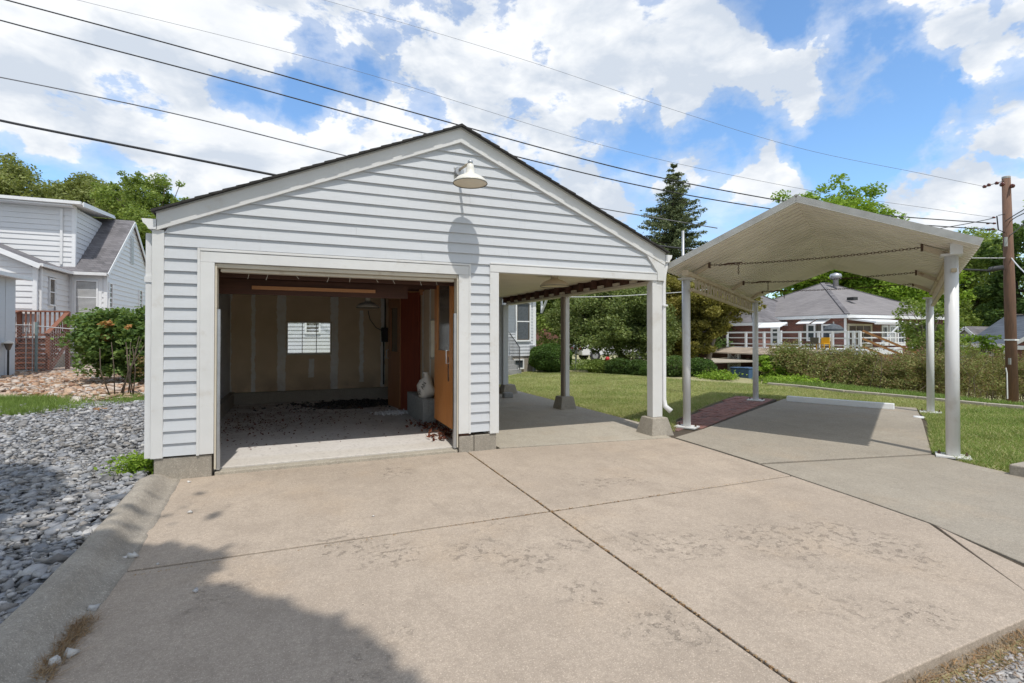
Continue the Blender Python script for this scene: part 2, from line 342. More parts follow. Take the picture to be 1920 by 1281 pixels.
M['pebble'] = mk('pale_stone', isl_fn([(.55, .54, .52), (.62, .60, .57)], .9, .4))
M['whitepow'] = mk('white_granules', isl_fn([(.75, .75, .76), (.82, .82, .82)], .9))
M['asphalt'] = plain('asphalt', (.40, .385, .37), (.26, .25, .24), .95, 40, .9, 120, dirt=((.15, .14, .13), .5, 60))
def ground_fn(t, b):
    p = t.pos(); x = t.sep(p)
    n = t.noise(p, 1.2, 6, .65); f = t.noise(p, 25, 4, .7)
    grass = t.mix(t.mr(n, .3, .7), (.40, .36, .20), (.31, .30, .15)); grass = t.mix(t.mr(f, .35, .7, 0, .5), grass, (.14, .14, .06))
    grav = t.mix(t.mr(f, .3, .7), (.40, .405, .42), (.22, .225, .24))
    rub = t.mix(t.mr(n, .35, .65), (.52, .37, .27), (.56, .50, .44)); rub = t.mix(t.mr(f, .4, .7, 0, .5), rub, (.28, .19, .14))
    left = t.m('LESS_THAN', x[0], 0)
    far = t.mr(t.m('ADD', x[1], t.m('MULTIPLY', n, 3)), 14.5, 16, 0, 1, True)
    c = t.mix(left, grass, t.mix(far, grav, rub))
    c = t.mix(t.mr(x[1], 34, 38), c, grass)
    t.put(b.inputs['Base Color'], c); b.inputs['Roughness'].default_value = .95; t.put(b.inputs['Normal'], t.bump(f, .6, .02))
M['ground'] = mk('yard_ground', ground_fn)
M['soil'] = plain('joint_soil', (.10, .075, .05), (.05, .04, .03), .95, 30, .5, 60)
def glass_mat(name, c=(.05, .06, .07), rough=.06):
    def f(t, b):
        t.put(b.inputs['Base Color'], c); b.inputs['Roughness'].default_value = rough; b.inputs['Specular IOR Level'].default_value = .8
    return mk(name, f)
M['glass'] = glass_mat('window_glass')
M['glass_pale'] = glass_mat('blind_behind_glass', (.40, .42, .44), .15)
M['smoke'] = glass_mat('dusty_door_glass', (.09, .075, .06), .12)
def clear_fn(t, b):
    tr = t.new('ShaderNodeBsdfTransparent'); gl = t.new('ShaderNodeBsdfGlossy'); gl.inputs['Roughness'].default_value = .02
    t.put(tr.inputs[0], (.93, .95, .95)); mx = t.new('ShaderNodeMixShader'); mx.inputs[0].default_value = .07
    t.l.new(tr.outputs[0], mx.inputs[1]); t.l.new(gl.outputs[0], mx.inputs[2]); t.l.new(mx.outputs[0], t.n['Material Output'].inputs[0])
M['clear'] = mk('clear_pane', clear_fn)
M['black'] = plain('black_iron', (.03, .03, .032), (.02, .02, .02), .5)
M['wire'] = plain('black_cable', (.028, .03, .034), (.02, .02, .022), .6)
M['wire_grey'] = plain('grey_cable', (.16, .17, .19), (.12, .12, .13), .6)
M['wire_pale'] = plain('pale_cable', (.60, .61, .62), (.5, .5, .5), .5)
M['blind'] = plain('window_blind', (.62, .63, .64), (.52, .53, .54), .6)
M['bin'] = plain('blue_plastic', (.07, .14, .26), (.055, .11, .21), .45)
M['yellow'] = plain('yellow_plastic', (.75, .42, .02), None, .4)
M['orangewood'] = plain('orange_rail_wood', (.36, .18, .06), (.28, .13, .045), .6)
M['white_far'] = plain('far_white_paint', (.78, .79, .80), (.72, .73, .74), .5)
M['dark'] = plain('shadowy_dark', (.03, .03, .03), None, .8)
M['umbrella'] = plain('folded_umbrella_cloth', (.10, .115, .13), (.06, .07, .08), .8, 12)
M['bag'] = plain('white_sack', (.70, .66, .60), (.60, .56, .50), .7, 6, .3, 12)
M['ink'] = plain('black_print', (.02, .02, .02), None, .6)
M['pier'] = M['block']
M['insul'] = plain('brown_porcelain', (.14, .035, .02), (.09, .02, .012), .2)
M['red'] = plain('red_paint', (.5, .03, .03), None, .5)
M['paver'] = mk('worn_brick_paver', isl_fn([(.20, .07, .055), (.27, .10, .08), (.16, .075, .065)], .9, .5))
M['fence_green'] = plain('faded_green_post', (.20, .27, .27), None, .6)
def paverobj(t, b):
    r = t.new('ShaderNodeObjectInfo').outputs['Random']; p = t.pos(); n = t.noise(p, 30, 5, .65)
    c = t.ramp(r, [(0, (.20, .075, .06)), (.5, (.28, .11, .085)), (1, (.17, .085, .075))])
    c = t.mix(t.mr(n, .4, .7, 0, .6), c, (.26, .21, .18)); t.put(b.inputs['Base Color'], c); b.inputs['Roughness'].default_value = .9
    t.put(b.inputs['Normal'], t.bump(n, .6, .006))
M['paver'] = mk('worn_brick_paver_each', paverobj)

# ------------------------------------------------------------------ mesh helpers
def link(name, me, mat, parent=None, smooth=False):
    o = bpy.data.objects.new(name, me); COL.objects.link(o)
    if mat is not None and not me.materials: me.materials.append(M[mat] if isinstance(mat, str) else mat)
    if smooth: me.polygons.foreach_set('use_smooth', [True] * len(me.polygons))
    if parent is not None: adopt(o, parent)
    return o
def adopt(o, parent):
    o.parent = parent; mw = Matrix.Identity(4); q = parent; loc = Vector((0, 0, 0))
    while q is not None and q.type == 'EMPTY': loc += q.location; q = q.parent
    o.matrix_parent_inverse = Matrix.Translation(-loc) if parent.type == 'EMPTY' else Matrix.Identity(4)
def tag(o, label=None, cat=None, group=None, kind=None):
    if label: o['label'] = label
    if cat: o['category'] = cat
    if group: o['group'] = group
    if kind: o['kind'] = kind
    return o
def thing(name, loc, label=None, cat=None, group=None, kind=None):
    e = bpy.data.objects.new(name, None); COL.objects.link(e); e.location = loc; e.empty_display_size = .2
    return tag(e, label, cat, group, kind)
class MB:
    def __init__(s): s.v = []; s.f = []
    def add(s, vs, fs):
        o = len(s.v); s.v += [tuple(q) for q in vs]; s.f += [tuple(i + o for i in f) for f in fs]; return s
    def box(s, x0, y0, z0, x1, y1, z1):
        x0, x1 = min(x0, x1), max(x0, x1); y0, y1 = min(y0, y1), max(y0, y1); z0, z1 = min(z0, z1), max(z0, z1)
        return s.add([(x0,y0,z0),(x1,y0,z0),(x1,y1,z0),(x0,y1,z0),(x0,y0,z1),(x1,y0,z1),(x1,y1,z1),(x0,y1,z1)],
                     [(0,3,2,1),(4,5,6,7),(0,1,5,4),(1,2,6,5),(2,3,7,6),(3,0,4,7)])
    def obox(s, c, ax, ay, az):   # centre and three half vectors
        c = Vector(c); ax, ay, az = Vector(ax), Vector(ay), Vector(az); vs = []
        for k in (-1, 1):
            for (i, j) in ((-1,-1),(1,-1),(1,1),(-1,1)): vs.append(c + ax*i + ay*j + az*k)
        return s.add(vs, [(0,3,2,1),(4,5,6,7),(0,1,5,4),(1,2,6,5),(2,3,7,6),(3,0,4,7)])
    def bar(s, p, q, w, h, up=(0, 0, 1)):
        p, q = Vector(p), Vector(q); d = q - p; L = d.length; d.normalize(); up = Vector(up)
        if abs(d.dot(up)) > .99: up = Vector((0, 1, 0))
        sd_ = d.cross(up).normalized(); u2 = sd_.cross(d).normalized()
        return s.obox((p + q) / 2, d * L / 2, sd_ * w / 2, u2 * h / 2)
    def prism(s, poly, ext):      # planar polygon swept by a vector
        n = len(poly); e = Vector(ext); P = [Vector(q) for q in poly]
        nn = Vector((0, 0, 0))
        for i in range(n): nn += P[i].cross(P[(i + 1) % n])
        if nn.dot(e) > 0: P = P[::-1]
        vs = P + [q + e for q in P]
        return s.add(vs, [tuple(range(n))] + [tuple(range(2 * n - 1, n - 1, -1))] + [(i, i + n, (i + 1) % n + n, (i + 1) % n) for i in range(n)])
    def tube(s, path, r, seg=8, caps=True):
        path = [Vector(p) for p in path]; n = len(path); rr = r if isinstance(r, (list, tuple)) else [r] * n
        vs = []; fs = []; prev = None
        for i, p in enumerate(path):
            d = (path[min(i + 1, n - 1)] - path[max(i - 1, 0)]).normalized()
            if prev is None:
                a = Vector((0, 0, 1)) if abs(d.z) < .9 else Vector((1, 0, 0)); sd_ = d.cross(a).normalized()
            else:
                sd_ = (prev - d * prev.dot(d)).normalized()
            prev = sd_; u = sd_.cross(d)
            for k in range(seg):
                t = 2 * math.pi * k / seg; vs.append(p + (sd_ * math.cos(t) + u * math.sin(t)) * rr[i])
        for i in range(n - 1):
            for k in range(seg):
                a0 = i * seg + k; b0 = i * seg + (k + 1) % seg; fs.append((a0, a0 + seg, b0 + seg, b0))
        if caps: fs.append(tuple(range(seg))); fs.append(tuple(range(n * seg - 1, (n - 1) * seg - 1, -1)))
        return s.add(vs, fs)
    def lathe(s, c, prof, seg=24, axis=(0, 0, 1), cap=True):
        c = Vector(c); az = Vector(axis).normalized(); q = az.to_track_quat('Z', 'Y'); vs = []; fs = []
        for (r, z) in prof:
            for k in range(seg):
                t = 2 * math.pi * k / seg; vs.append(c + q @ Vector((r * math.cos(t), r * math.sin(t), z)))
        for i in range(len(prof) - 1):
            for k in range(seg):
                a0 = i * seg + k; b0 = i * seg + (k + 1) % seg; fs.append((a0, b0, b0 + seg, a0 + seg))
        if cap: fs.append(tuple(range(seg))[::-1]); fs.append(tuple(range((len(prof) - 1) * seg, len(prof) * seg)))
        return s.add(vs, fs)
    def ball(s, c, r, seg=10, rings=6, sq=(1, 1, 1)):
        prof = [(max(.001, math.sin(math.pi * i / rings)) * r, -math.cos(math.pi * i / rings) * r) for i in range(rings + 1)]
        o = len(s.v); s.lathe((0, 0, 0), prof, seg)
        for i in range(o, len(s.v)): v = s.v[i]; s.v[i] = (c[0] + v[0] * sq[0], c[1] + v[1] * sq[1], c[2] + v[2] * sq[2])
        return s
    def mesh(s, name): me = bpy.data.meshes.new(name); me.from_pydata(s.v, [], s.f); me.update(); return me
    def build(s, name, mat, parent=None, smooth=False, bevel=0):
        o = link(name, s.mesh(name), mat, parent, smooth)
        if bevel:
            m = o.modifiers.new('bevel', 'BEVEL'); m.width = bevel; m.segments = 2; m.limit_method = 'ANGLE'; m.angle_limit = R(40)
        return o
def fastmesh(name, V, F, mat, parent=None, nper=4):
    me = bpy.data.meshes.new(name); V = np.asarray(V, np.float32); F = np.asarray(F, np.int32)
    me.vertices.add(len(V)); me.vertices.foreach_set('co', V.ravel())
    me.loops.add(F.size); me.loops.foreach_set('vertex_index', F.ravel())
    me.polygons.add(len(F)); me.polygons.foreach_set('loop_start', np.arange(0, F.size, nper, dtype=np.int32))
    me.polygons.foreach_set('loop_total', np.full(len(F), nper, np.int32)); me.update(calc_edges=True)
    return link(name, me, mat, parent)
def leaves(C, size, updir=.35, aspect=.62, jitter=.35):
    """small kite-shaped leaves about the points C"""
    n = len(C); d = RNG.normal(size=(n, 3)); d[:, 2] *= .6; d /= np.linalg.norm(d, axis=1)[:, None]
    nr = RNG.normal(size=(n, 3)); nr[:, 2] += updir * 3; s_ = np.cross(d, nr); s_ /= np.linalg.norm(s_, axis=1)[:, None] + 1e-9
    L = size * (1 + jitter * RNG.normal(size=n)).clip(.4, 1.8)
    L = L[:, None]
    V = np.stack([C - d * L * .5, C + s_ * L * aspect * .5, C + d * L * .5, C - s_ * L * aspect * .5], 1).reshape(-1, 3)
    F = np.arange(n * 4).reshape(-1, 4)
    return V, F
def crown_points(blobs, n, clumps=60, spread=.16, hollow=.55):
    """points gathered in clumps through the outer part of a set of ellipsoids"""
    blobs = np.array(blobs, float); vol = blobs[:, 3] * blobs[:, 4] * blobs[:, 5]; pr = vol ** .75; pr /= pr.sum()
    ci = RNG.choice(len(blobs), clumps, p=pr); d = RNG.normal(size=(clumps, 3)); d /= np.linalg.norm(d, axis=1)[:, None]
    rad = RNG.uniform(hollow, 1.06, clumps)[:, None]
    cc = blobs[ci, :3] + d * rad * blobs[ci, 3:6]; cs = (blobs[ci, 3:6].mean(1) * spread * RNG.uniform(.6, 1.7, clumps))
    k = RNG.choice(clumps, n, p=cs ** 2 / (cs ** 2).sum()); e = RNG.normal(size=(n, 3)); e /= np.linalg.norm(e, axis=1)[:, None]
    r = RNG.uniform(0, 1, n) ** .45
    return cc[k] + e * (r * cs[k])[:, None] * np.array([1.15, 1.15, .8]), cc
def tree(name, base, blobs, n, size, mat, label, cat='tree', group=None, trunk=None, clumps=70, spread=.2, tr=.18, hollow=.5, limbs=14, barkm='bark'):
    e = thing(name, base, label, cat, group)
    P, cc = crown_points(blobs, n, clumps, spread, hollow)
    keep = P[:, 2] > base[2] + .02; P = P[keep]
    V, F = leaves(P, size); fastmesh('crown', V, F, mat, e)
    b = Vector(base); B = np.array(blobs); top = Vector((B[:, 0].mean(), B[:, 1].mean(), B[:, 2].mean()))
    mb = MB(); fork = b.lerp(top, .45); mb.tube([b, b.lerp(fork, .5) + Vector((.05, .03, 0)), fork, top], [tr * 1.2, tr, tr * .85, tr * .4], 9)
    mb.build('trunk', barkm, e, True)
    mb = MB(); sel = RNG.choice(len(cc), min(limbs, len(cc)), replace=False)
    for i in sel:
        q = Vector(cc[i]); s0 = fork.lerp(top, random.random() * .8); mid = s0.lerp(q, .5) + Vector((0, 0, .08 * (q - s0).length))
        mb.tube([s0, mid, q], [tr * .4, tr * .22, tr * .06], 5)
    tag(mb.build('limb', barkm, e, True), kind='stuff')
    return e
def ellipse_blob(u, v, dep, wpx, hpx, thick=None):
    p = D(u, v, dep); k = dep / FOC; return (p.x, p.y, p.z, wpx * k / 2, (thick or wpx) * k / 2, hpx * k / 2)
def rocks(C, sizes, name, mat, parent=None, flat=.6, seed=3):
    """angular stones: distorted low polyhedra, all sizes"""
    rg = np.random.default_rng(seed); n = len(C)
    base = np.array([(1,0,0),(0,1,0),(-1,0,0),(0,-1,0),(.5,.5,.8),(-.5,.5,.8),(-.5,-.5,.8),(.5,-.5,.8),(0,0,-.9)], float)
    tri = np.array([(0,1,4),(1,5,4),(1,2,5),(2,6,5),(2,3,6),(3,7,6),(3,0,7),(0,4,7),(4,5,6),(4,6,7),(1,0,8),(2,1,8),(3,2,8),(0,3,8)])
    V = np.repeat(base[None], n, 0) * (1 + .40 * rg.normal(size=(n, 9, 3))); V[:, :, 2] *= flat; V[:, :, 0] *= rg.uniform(.7, 1.5, (n, 1))
    a = rg.uniform(0, 6.28, n); c, s_ = np.cos(a), np.sin(a); x = V[:, :, 0] * c[:, None] - V[:, :, 1] * s_[:, None]; y = V[:, :, 0] * s_[:, None] + V[:, :, 1] * c[:, None]
    ti = rg.normal(size=n) * .35; z = V[:, :, 2]; y2 = y * np.cos(ti)[:, None] - z * np.sin(ti)[:, None]; z2 = y * np.sin(ti)[:, None] + z * np.cos(ti)[:, None]
    V = np.stack([x, y2, z2], 2) * np.asarray(sizes)[:, None, None] + np.asarray(C)[:, None, :]
    F = (tri[None] + (np.arange(n) * 9)[:, None, None]).reshape(-1, 3)
    return fastmesh(name, V.reshape(-1, 3), F, mat, parent, 3)
def in_poly(P, poly):
    x, y = P[:, 0], P[:, 1]; ins = np.zeros(len(P), bool); j = len(poly) - 1
    for i in range(len(poly)):
        xi, yi = poly[i]; xj, yj = poly[j]
        cnd = ((yi > y) != (yj > y)) & (x < (xj - xi) * (y - yi) / (yj - yi + 1e-12) + xi); ins ^= cnd; j = i
    return ins
def scatter(poly, n, excl=()):
    p = np.array(poly); lo, hi = p.min(0), p.max(0); P = RNG.uniform(lo, hi, (n, 2)); P = P[in_poly(P, poly)]
    for e in excl: P = P[~in_poly(P, e)]
    return P
def blades(P, zf, h, wd, name, mat, parent=None, lean=.5):
    n = len(P); a = RNG.uniform(0, 6.28, n); H = h * RNG.uniform(.5, 1.3, n); wx = np.cos(a) * wd; wy = np.sin(a) * wd
    z = zf(P); lx = RNG.normal(size=n) * lean * H; ly = RNG.normal(size=n) * lean * H
    V = np.stack([np.stack([P[:, 0] - wx, P[:, 1] - wy, z], 1), np.stack([P[:, 0] + wx, P[:, 1] + wy, z], 1), np.stack([P[:, 0] + lx, P[:, 1] + ly, z + H], 1)], 1).reshape(-1, 3)
    return tag(fastmesh(name, V, np.arange(n * 3).reshape(-1, 3), mat, parent, 3), kind='stuff')
def clap(mb, xa0, xa1, z0, z1, y, t=.013, xb0=None, xb1=None, axis='x', sgn=-1):
    """one clapboard: proud at the bottom, tucked in at the top; outward = sgn along the normal axis"""
    xb0 = xa0 if xb0 is None else xb0; xb1 = xa1 if xb1 is None else xb1
    a, b_, c = y + sgn * t, y + sgn * .002, y - sgn * .012
    pts = [(xa0, c, z0), (xa1, c, z0), (xb1, c, z1), (xb0, c, z1), (xa0, a, z0), (xa1, a, z0), (xb1, b_, z1), (xb0, b_, z1)]
    if axis == 'y': pts = [(q[1], q[0], q[2]) for q in pts]
    return mb.add(pts, [(0,1,2,3),(4,7,6,5),(0,4,5,1),(1,5,6,2),(2,6,7,3),(3,7,4,0)])
def sided_wall(parent, axis, plane, a0, a1, z0, z1, step, sgn, mat, holes=(), top=None, each=True, t=.024, name='siding_board'):
    """clapboard wall; holes = (a0, a1, z0, z1); top(a) optional gable function returning (lo, hi) range at height z"""
    k = 0; z = z0; joined = MB()
    while z < z1 - .01:
        zt = min(z + step, z1); lo, hi = (a0, a1); lo2, hi2 = lo, hi
        if top: lo, hi = top(z); lo2, hi2 = top(zt); lo, lo2 = max(lo, a0), max(lo2, a0); hi, hi2 = min(hi, a1), min(hi2, a1)
        segs = [(lo, hi, lo2, hi2)]
        for (h0, h1, hz0, hz1) in holes:
            if z + step * .5 > hz0 and z + step * .5 < hz1:
                ns = []
                for (s0, s1, t0, t1) in segs:
                    if h1 <= s0 or h0 >= s1: ns.append((s0, s1, t0, t1)); continue
                    if h0 > s0: ns.append((s0, h0, t0, h0))
                    if h1 < s1: ns.append((h1, s1, h1, t1))
                segs = ns
        for (s0, s1, t0, t1) in segs:
            if s1 - s0 < .03 or t1 < t0: continue
            mb = MB() if each else joined
            clap(mb, s0, s1, z, zt, plane, t, t0, t1, axis, sgn)
            if each: mb.build(name, mat, parent)
        z = zt; k += 1
    if not each: tag(joined.build(name, mat, parent), kind='stuff')
def window(parent, axis, plane, a0, a1, z0, z1, sgn, frame=.07, glass='glass', mid=True, nv=0, nh=0, fm='white_far', depth=.05, name='window'):
    """framed window standing proud of a wall; parts: frame, sash rail, pane"""
    def B(mb, p0, p1, q0, q1, y0, y1):
        if axis == 'x': mb.box(p0, plane + sgn * y0, q0, p1, plane + sgn * y1, q1)
        else: mb.box(plane + sgn * y0, p0, q0, plane + sgn * y1, p1, q1)
    f = MB(); B(f, a0, a0 + frame, z0, z1, -.02, depth); B(f, a1 - frame, a1, z0, z1, -.02, depth)
    B(f, a0 + frame, a1 - frame, z1 - frame, z1, -.02, depth + .004); B(f, a0 + frame, a1 - frame, z0, z0 + frame, -.02, depth + .012)
    if mid: B(f, a0 + frame, a1 - frame, (z0 + z1) / 2 - .02, (z0 + z1) / 2 + .02, -.01, depth * .6)
    for i in range(1, nv + 1): c = a0 + frame + (a1 - a0 - 2 * frame) * i / (nv + 1); B(f, c - .012, c + .012, z0 + frame, z1 - frame, -.01, depth * .5)
    for i in range(1, nh + 1): c = z0 + frame + (z1 - z0 - 2 * frame) * i / (nh + 1); B(f, a0 + frame, a1 - frame, c - .012, c + .012, -.01, depth * .45)
    fo = f.build(name, fm, parent)
    g = MB(); B(g, a0 + frame * .9, a1 - frame * .9, z0 + frame * .9, z1 - frame * .9, -.015, .008); g.build('pane', glass, fo)
    return fo

# ================================================================== GROUND
def smooth(a, b, x): t = np.clip((x - a) / (b - a), 0, 1); return t * t * (3 - 2 * t)
def zt(x, y):
    x = np.asarray(x, float); y = np.asarray(y, float)
    return -1.45 * smooth(13.4, 19.5, x - .10 * (y - 8)) * smooth(-4, 2, y) - .02
def zf(P): return zt(P[:, 0], P[:, 1])
xs = np.concatenate([[-1500, -300, -90], np.arange(-40, 60, 1.0), [90, 300, 1500]]); ys = np.concatenate([[-900, -200, -60], np.arange(-20, 80, 1.0), [120, 400, 1500]])
gx, gy = np.meshgrid(xs, ys); gzv = zt(gx, gy) - .075 * ((gx > -1.3) & (gx < 13.2) & (gy < 12.6) & (gy > -3)); nx = len(xs)
bump_ = .05 * np.sin(gx * .7) * np.cos(gy * .9); gzv = gzv + np.where((gx < -1.5) & (gx > -40) & (gy < 40), np.abs(bump_) * .8, 0)
V = np.stack([gx.ravel(), gy.ravel(), gzv.ravel()], 1)
F = np.array([(j * nx + i, j * nx + i + 1, (j + 1) * nx + i + 1, (j + 1) * nx + i) for j in range(len(ys) - 1) for i in range(nx - 1)])
tag(fastmesh('ground', V, F, 'ground'), 'yard ground running from the gravel strip to the back lawns', kind='structure')
# lawn soil sheet close to the slabs
lawn_poly = [(5.2, 6.0), (5.95, 6.85), (7.75, 7.98), (9.65, 9.02), (9.95, 8.2), (10.2, 8.1), (11.35, 6.05), (9.66, 5.0), (7.16, 3.66), (6.98, 3.22), (6.87, 2.67), (6.75, 1.3), (13.3, 1.3), (13.3, 4.9), (12.9, 6.8), (12.65, 8.3), (12.55, 10.4), (11.5, 12.4), (11.3, 13.8), (9.7, 17.4), (8.3, 18.1), (6.6, 16.2), (5.2, 14.6)]
lm = MB(); lm.prism([(x, y, -.06) for x, y in lawn_poly], (0, 0, .052)); tag(lm.build('lawn', 'ground'), 'mown back lawn ground between the carport and the edging', kind='structure')

# ------------------------------------------------------------------ driveway slabs
dw = thing('driveway', (1.9, 3.6, 0), 'tan concrete driveway of several jointed slabs', kind='structure')
g_ = .003
def slab(poly, mat, label=None, z=0.0, parent=dw, name='slab', shrink=g_):
    c = Vector((sum(p[0] for p in poly) / len(poly), sum(p[1] for p in poly) / len(poly), 0)); q = []
    for p in poly:
        v = Vector((p[0], p[1], 0)); q.append(v + (c - v).normalized() * shrink * 1.3)
    mb = MB(); mb.prism([(p.x, p.y, z - .12) for p in q], (0, 0, .12)); o = mb.build(name, mat, parent, bevel=.006)
    if label: tag(o, label)
    return o
NX = 1.885; KX = -1.09
slab([(KX, 1.30), (NX, 1.33), (NX, 3.66), (KX, 3.74)], 'concrete')
slab([(KX, 3.76), (NX, 3.68), (NX, 5.95), (-1.3, 5.95)], 'concrete')
slab([(NX + .012, 1.33), (3.62, 1.34), (3.8, 1.5), (4.46, 2.30), (4.55, 2.85), (4.65, 3.62), (NX + .012, 3.655)], 'concrete')
slab([(NX + .012, 3.675), (4.66, 3.64), (4.73, 4.10), (4.79, 4.8), (4.83, 5.62), (2.32, 5.94), (NX + .012, 5.94)], 'concrete')
slab([(3.66, 1.345), (4.1, 1.36), (4.17, 1.64), (4.46, 2.26)], 'concrete')
slab([(4.12, 1.36), (6.72, 1.36), (6.85, 2.69), (6.95, 3.23), (7.05, 3.60), (4.76, 4.08), (4.67, 3.6), (4.57, 2.85), (4.48, 2.31)], 'concrete2', 'greyer smoother slab beside the old joint')
slab([(4.77, 4.13), (7.10, 3.63), (9.64, 5.06), (11.29, 6.03), (10.12, 8.06), (5.70, 5.95), (4.87, 5.62), (4.82, 4.8)], 'concrete2', 'grey slab under the metal canopy', z=.004)
soil = MB(); soil.prism([(x, y, -.125) for x, y in [(-1.3, 1.36), (6.6, 1.45), (11.0, 6.0), (10.1, 8.0), (5.1, 6.2), (5.1, 5.9), (-1.3, 5.9)]], (0, 0, .11)); soil.build('joint_filler', 'soil', dw)
# crumbs of debris lying in the joints
JP = []
for _ in range(900):
    if random.random() < .5: JP.append((NX + .01 + random.gauss(0, .008), random.uniform(1.4, 5.9), -.003))
    else: JP.append((random.uniform(-1, 4.6), 3.67 + random.gauss(0, .008), -.003))
tag(rocks(np.array(JP), RNG.uniform(.003, .008, len(JP)), 'joint_debris', 'leaf_litter', dw), kind='stuff')
# apron and floor of the carport side
cf = thing('carport_floor', (3.7, 8.8, 0), 'smooth concrete floor running under the open carport bay', kind='structure')
slab([(2.34, 5.98), (4.83, 5.64), (4.9, 5.98), (5.17, 6.75), (5.17, 9.2), (2.2, 9.2)], 'concrete3', z=.002, parent=cf)
slab([(2.2, 9.22), (5.17, 9.22), (5.17, 12.6), (2.2, 12.6)], 'concrete3', z=.002, parent=cf)
wk = thing('path', (5.5, 14.5, 0), 'concrete garden path curving from the carport to the house steps', kind='structure')
slab([(2.2, 12.65), (5.1, 12.65), (5.0, 14.0), (2.2, 14.0)], 'concrete3', z=.003, parent=wk)
slab([(2.2, 14.03), (5.0, 14.03), (6.2, 15.5), (7.0, 17.2), (2.2, 17.2)], 'concrete3', z=.003, parent=wk)
slab([(6.2, 15.55), (8.9, 15.6), (9.4, 15.6), (9.4, 15.95), (8.9, 16.0), (6.35, 15.95)], 'concrete3', z=.0, parent=wk)
# brick paving strip beside the canopy slab
bp = thing('brick_paving', (7.6, 7.4, 0), 'strip of dark red brick paving beside the canopy slab', kind='structure')
strip = [(5.1, 6.02), (5.68, 5.99), (9.95, 8.12), (9.68, 8.98), (7.78, 7.93), (5.95, 6.78), (5.2, 6.3)]
mb = MB(); mb.prism([(x, y, -.06) for x, y in strip], (0, 0, .048)); mb.build('bedding', 'soil', bp)
ub = MB().box(-.1, -.048, -.05, .1, .048, .004); ubm = ub.mesh('brick'); ubm.materials.append(M['paver'])
th_ = R(27); cu, su = math.cos(th_), math.sin(th_); cnt = 0
for i in range(-4, 28):
    for j in range(-6, 14):
        lx = i * .208 + (.104 if j % 2 else 0); ly = j * .103
        x = 5.15 + lx * cu - ly * su; y = 6.0 + lx * su + ly * cu
        cs = np.array([[x + a_ * cu - b_ * su, y + a_ * su + b_ * cu] for a_ in (-.09, .09) for b_ in (-.04, .04)])
        if in_poly(cs, strip).all() and cnt < 300:
            o = bpy.data.objects.new('brick', ubm); COL.objects.link(o); o.location = (x, y, -.004 + random.gauss(0, .003)); o.rotation_euler = (random.gauss(0, .01), random.gauss(0, .01), th_ + random.gauss(0, .015)); adopt(o, bp); cnt += 1
# rolled kerb on the left
kp = [(-1.31, 6.15), (-1.285, 5.6), (-1.25, 5.2), (-1.215, 4.6), (-1.185, 4.0), (-1.17, 3.4), (-1.17, 2.8), (-1.17, 2.0), (-1.17, 1.0), (-1.17, -1.0)]
prof = [(-.125, -.15), (-.125, .10), (-.10, .127), (-.05, .136), (.0, .128), (.035, .10), (.065, .065), (.10, .03), (.14, .012), (.18, .004), (.20, -.15)]
vs = []; fs = []; pts = []
for a_, b_ in zip(kp[:-1], kp[1:]):
    nn_ = max(3, int(abs(a_[1] - b_[1]) / .06))
    for k in range(nn_): pts.append(Vector((a_[0] + (b_[0] - a_[0]) * k / nn_, a_[1] + (b_[1] - a_[1]) * k / nn_, 0)))
from mathutils import noise as mn
for i, p in enumerate(pts):
    fade = min(1, max(.25, (6.15 - p.y) / .8 + .25))
    for (dx, dz) in prof:
        wob = .010 * mn.noise((p.y * 2.2, dx * 3, 1)) + .006 * mn.noise((p.y * 8, dx * 12, 4))
        vs.append((p.x + dx * (1 if dx < 0 else (.8 + .2 * fade)) + wob * 1.5, p.y, dz * (fade if dz > 0 else 1) + wob))
m_ = len(prof)
for i in range(len(pts) - 1):
    for k in range(m_ - 1): fs.append((i * m_ + k, i * m_ + k + 1, (i + 1) * m_ + k + 1, (i + 1) * m_ + k))
kerb = MB().add(vs, fs).build('kerb', 'kerb', None, True); tag(kerb, 'weathered rolled concrete kerb between gravel and driveway', kind='structure')
# road at the bottom right
mb = MB(); mb.prism([(x, y, -.12) for x, y in [(-30, 1.18), (-30, -8), (60, -8), (60, 1.22), (2.2, 1.22)]], (0, 0, .075)); tag(mb.build('road', 'asphalt'), 'rough grey asphalt alley at the driveway foot', kind='structure')
P = scatter([(1.6, 1.26), (1.6, .5), (6, .5), (6, 1.30)], 9000); C = np.c_[P, np.full(len(P), -.043)]
tag(rocks(C, RNG.uniform(.003, .012, len(C)) , 'road_chippings', 'asphaltgrit'), 'loose pale stone chips on the alley asphalt', kind='stuff')
P = scatter([(1.8, 1.20), (1.8, 1.34), (6, 1.34), (6, 1.20)], 5200); P[:, 1] += RNG.normal(size=len(P)) * .02
tag(blades(P, lambda q: np.full(len(q), -.045), .018, .003, 'edge_litter', 'leaf_litter', None, 1.6), 'dry brown litter and dead grass along the slab edge')
tr_ = MB(); tr_.add([(3.02, 1.17, -.035), (3.10, 1.21, -.032), (3.12, 1.20, -.02), (3.05, 1.16, -.018)], [(0, 1, 2, 3)]); tr_.add([(3.10, 1.21, -.032), (3.14, 1.19, -.03), (3.12, 1.20, -.02)], [(0, 1, 2)])
tag(tr_.build('plastic_scrap', 'wire_pale'), 'crumpled pale plastic scrap at the alley edge', 'litter')
# far street behind the lawn
mb = MB(); mb.prism([(x, y, -.06) for x, y in [(7.5, 21.5), (26, 20.2), (26, 24.5), (7.5, 25.5)]], (0, 0, .055)); tag(mb.build('street', 'concrete3'), 'pale street beyond the round clipped bush', kind='structure')
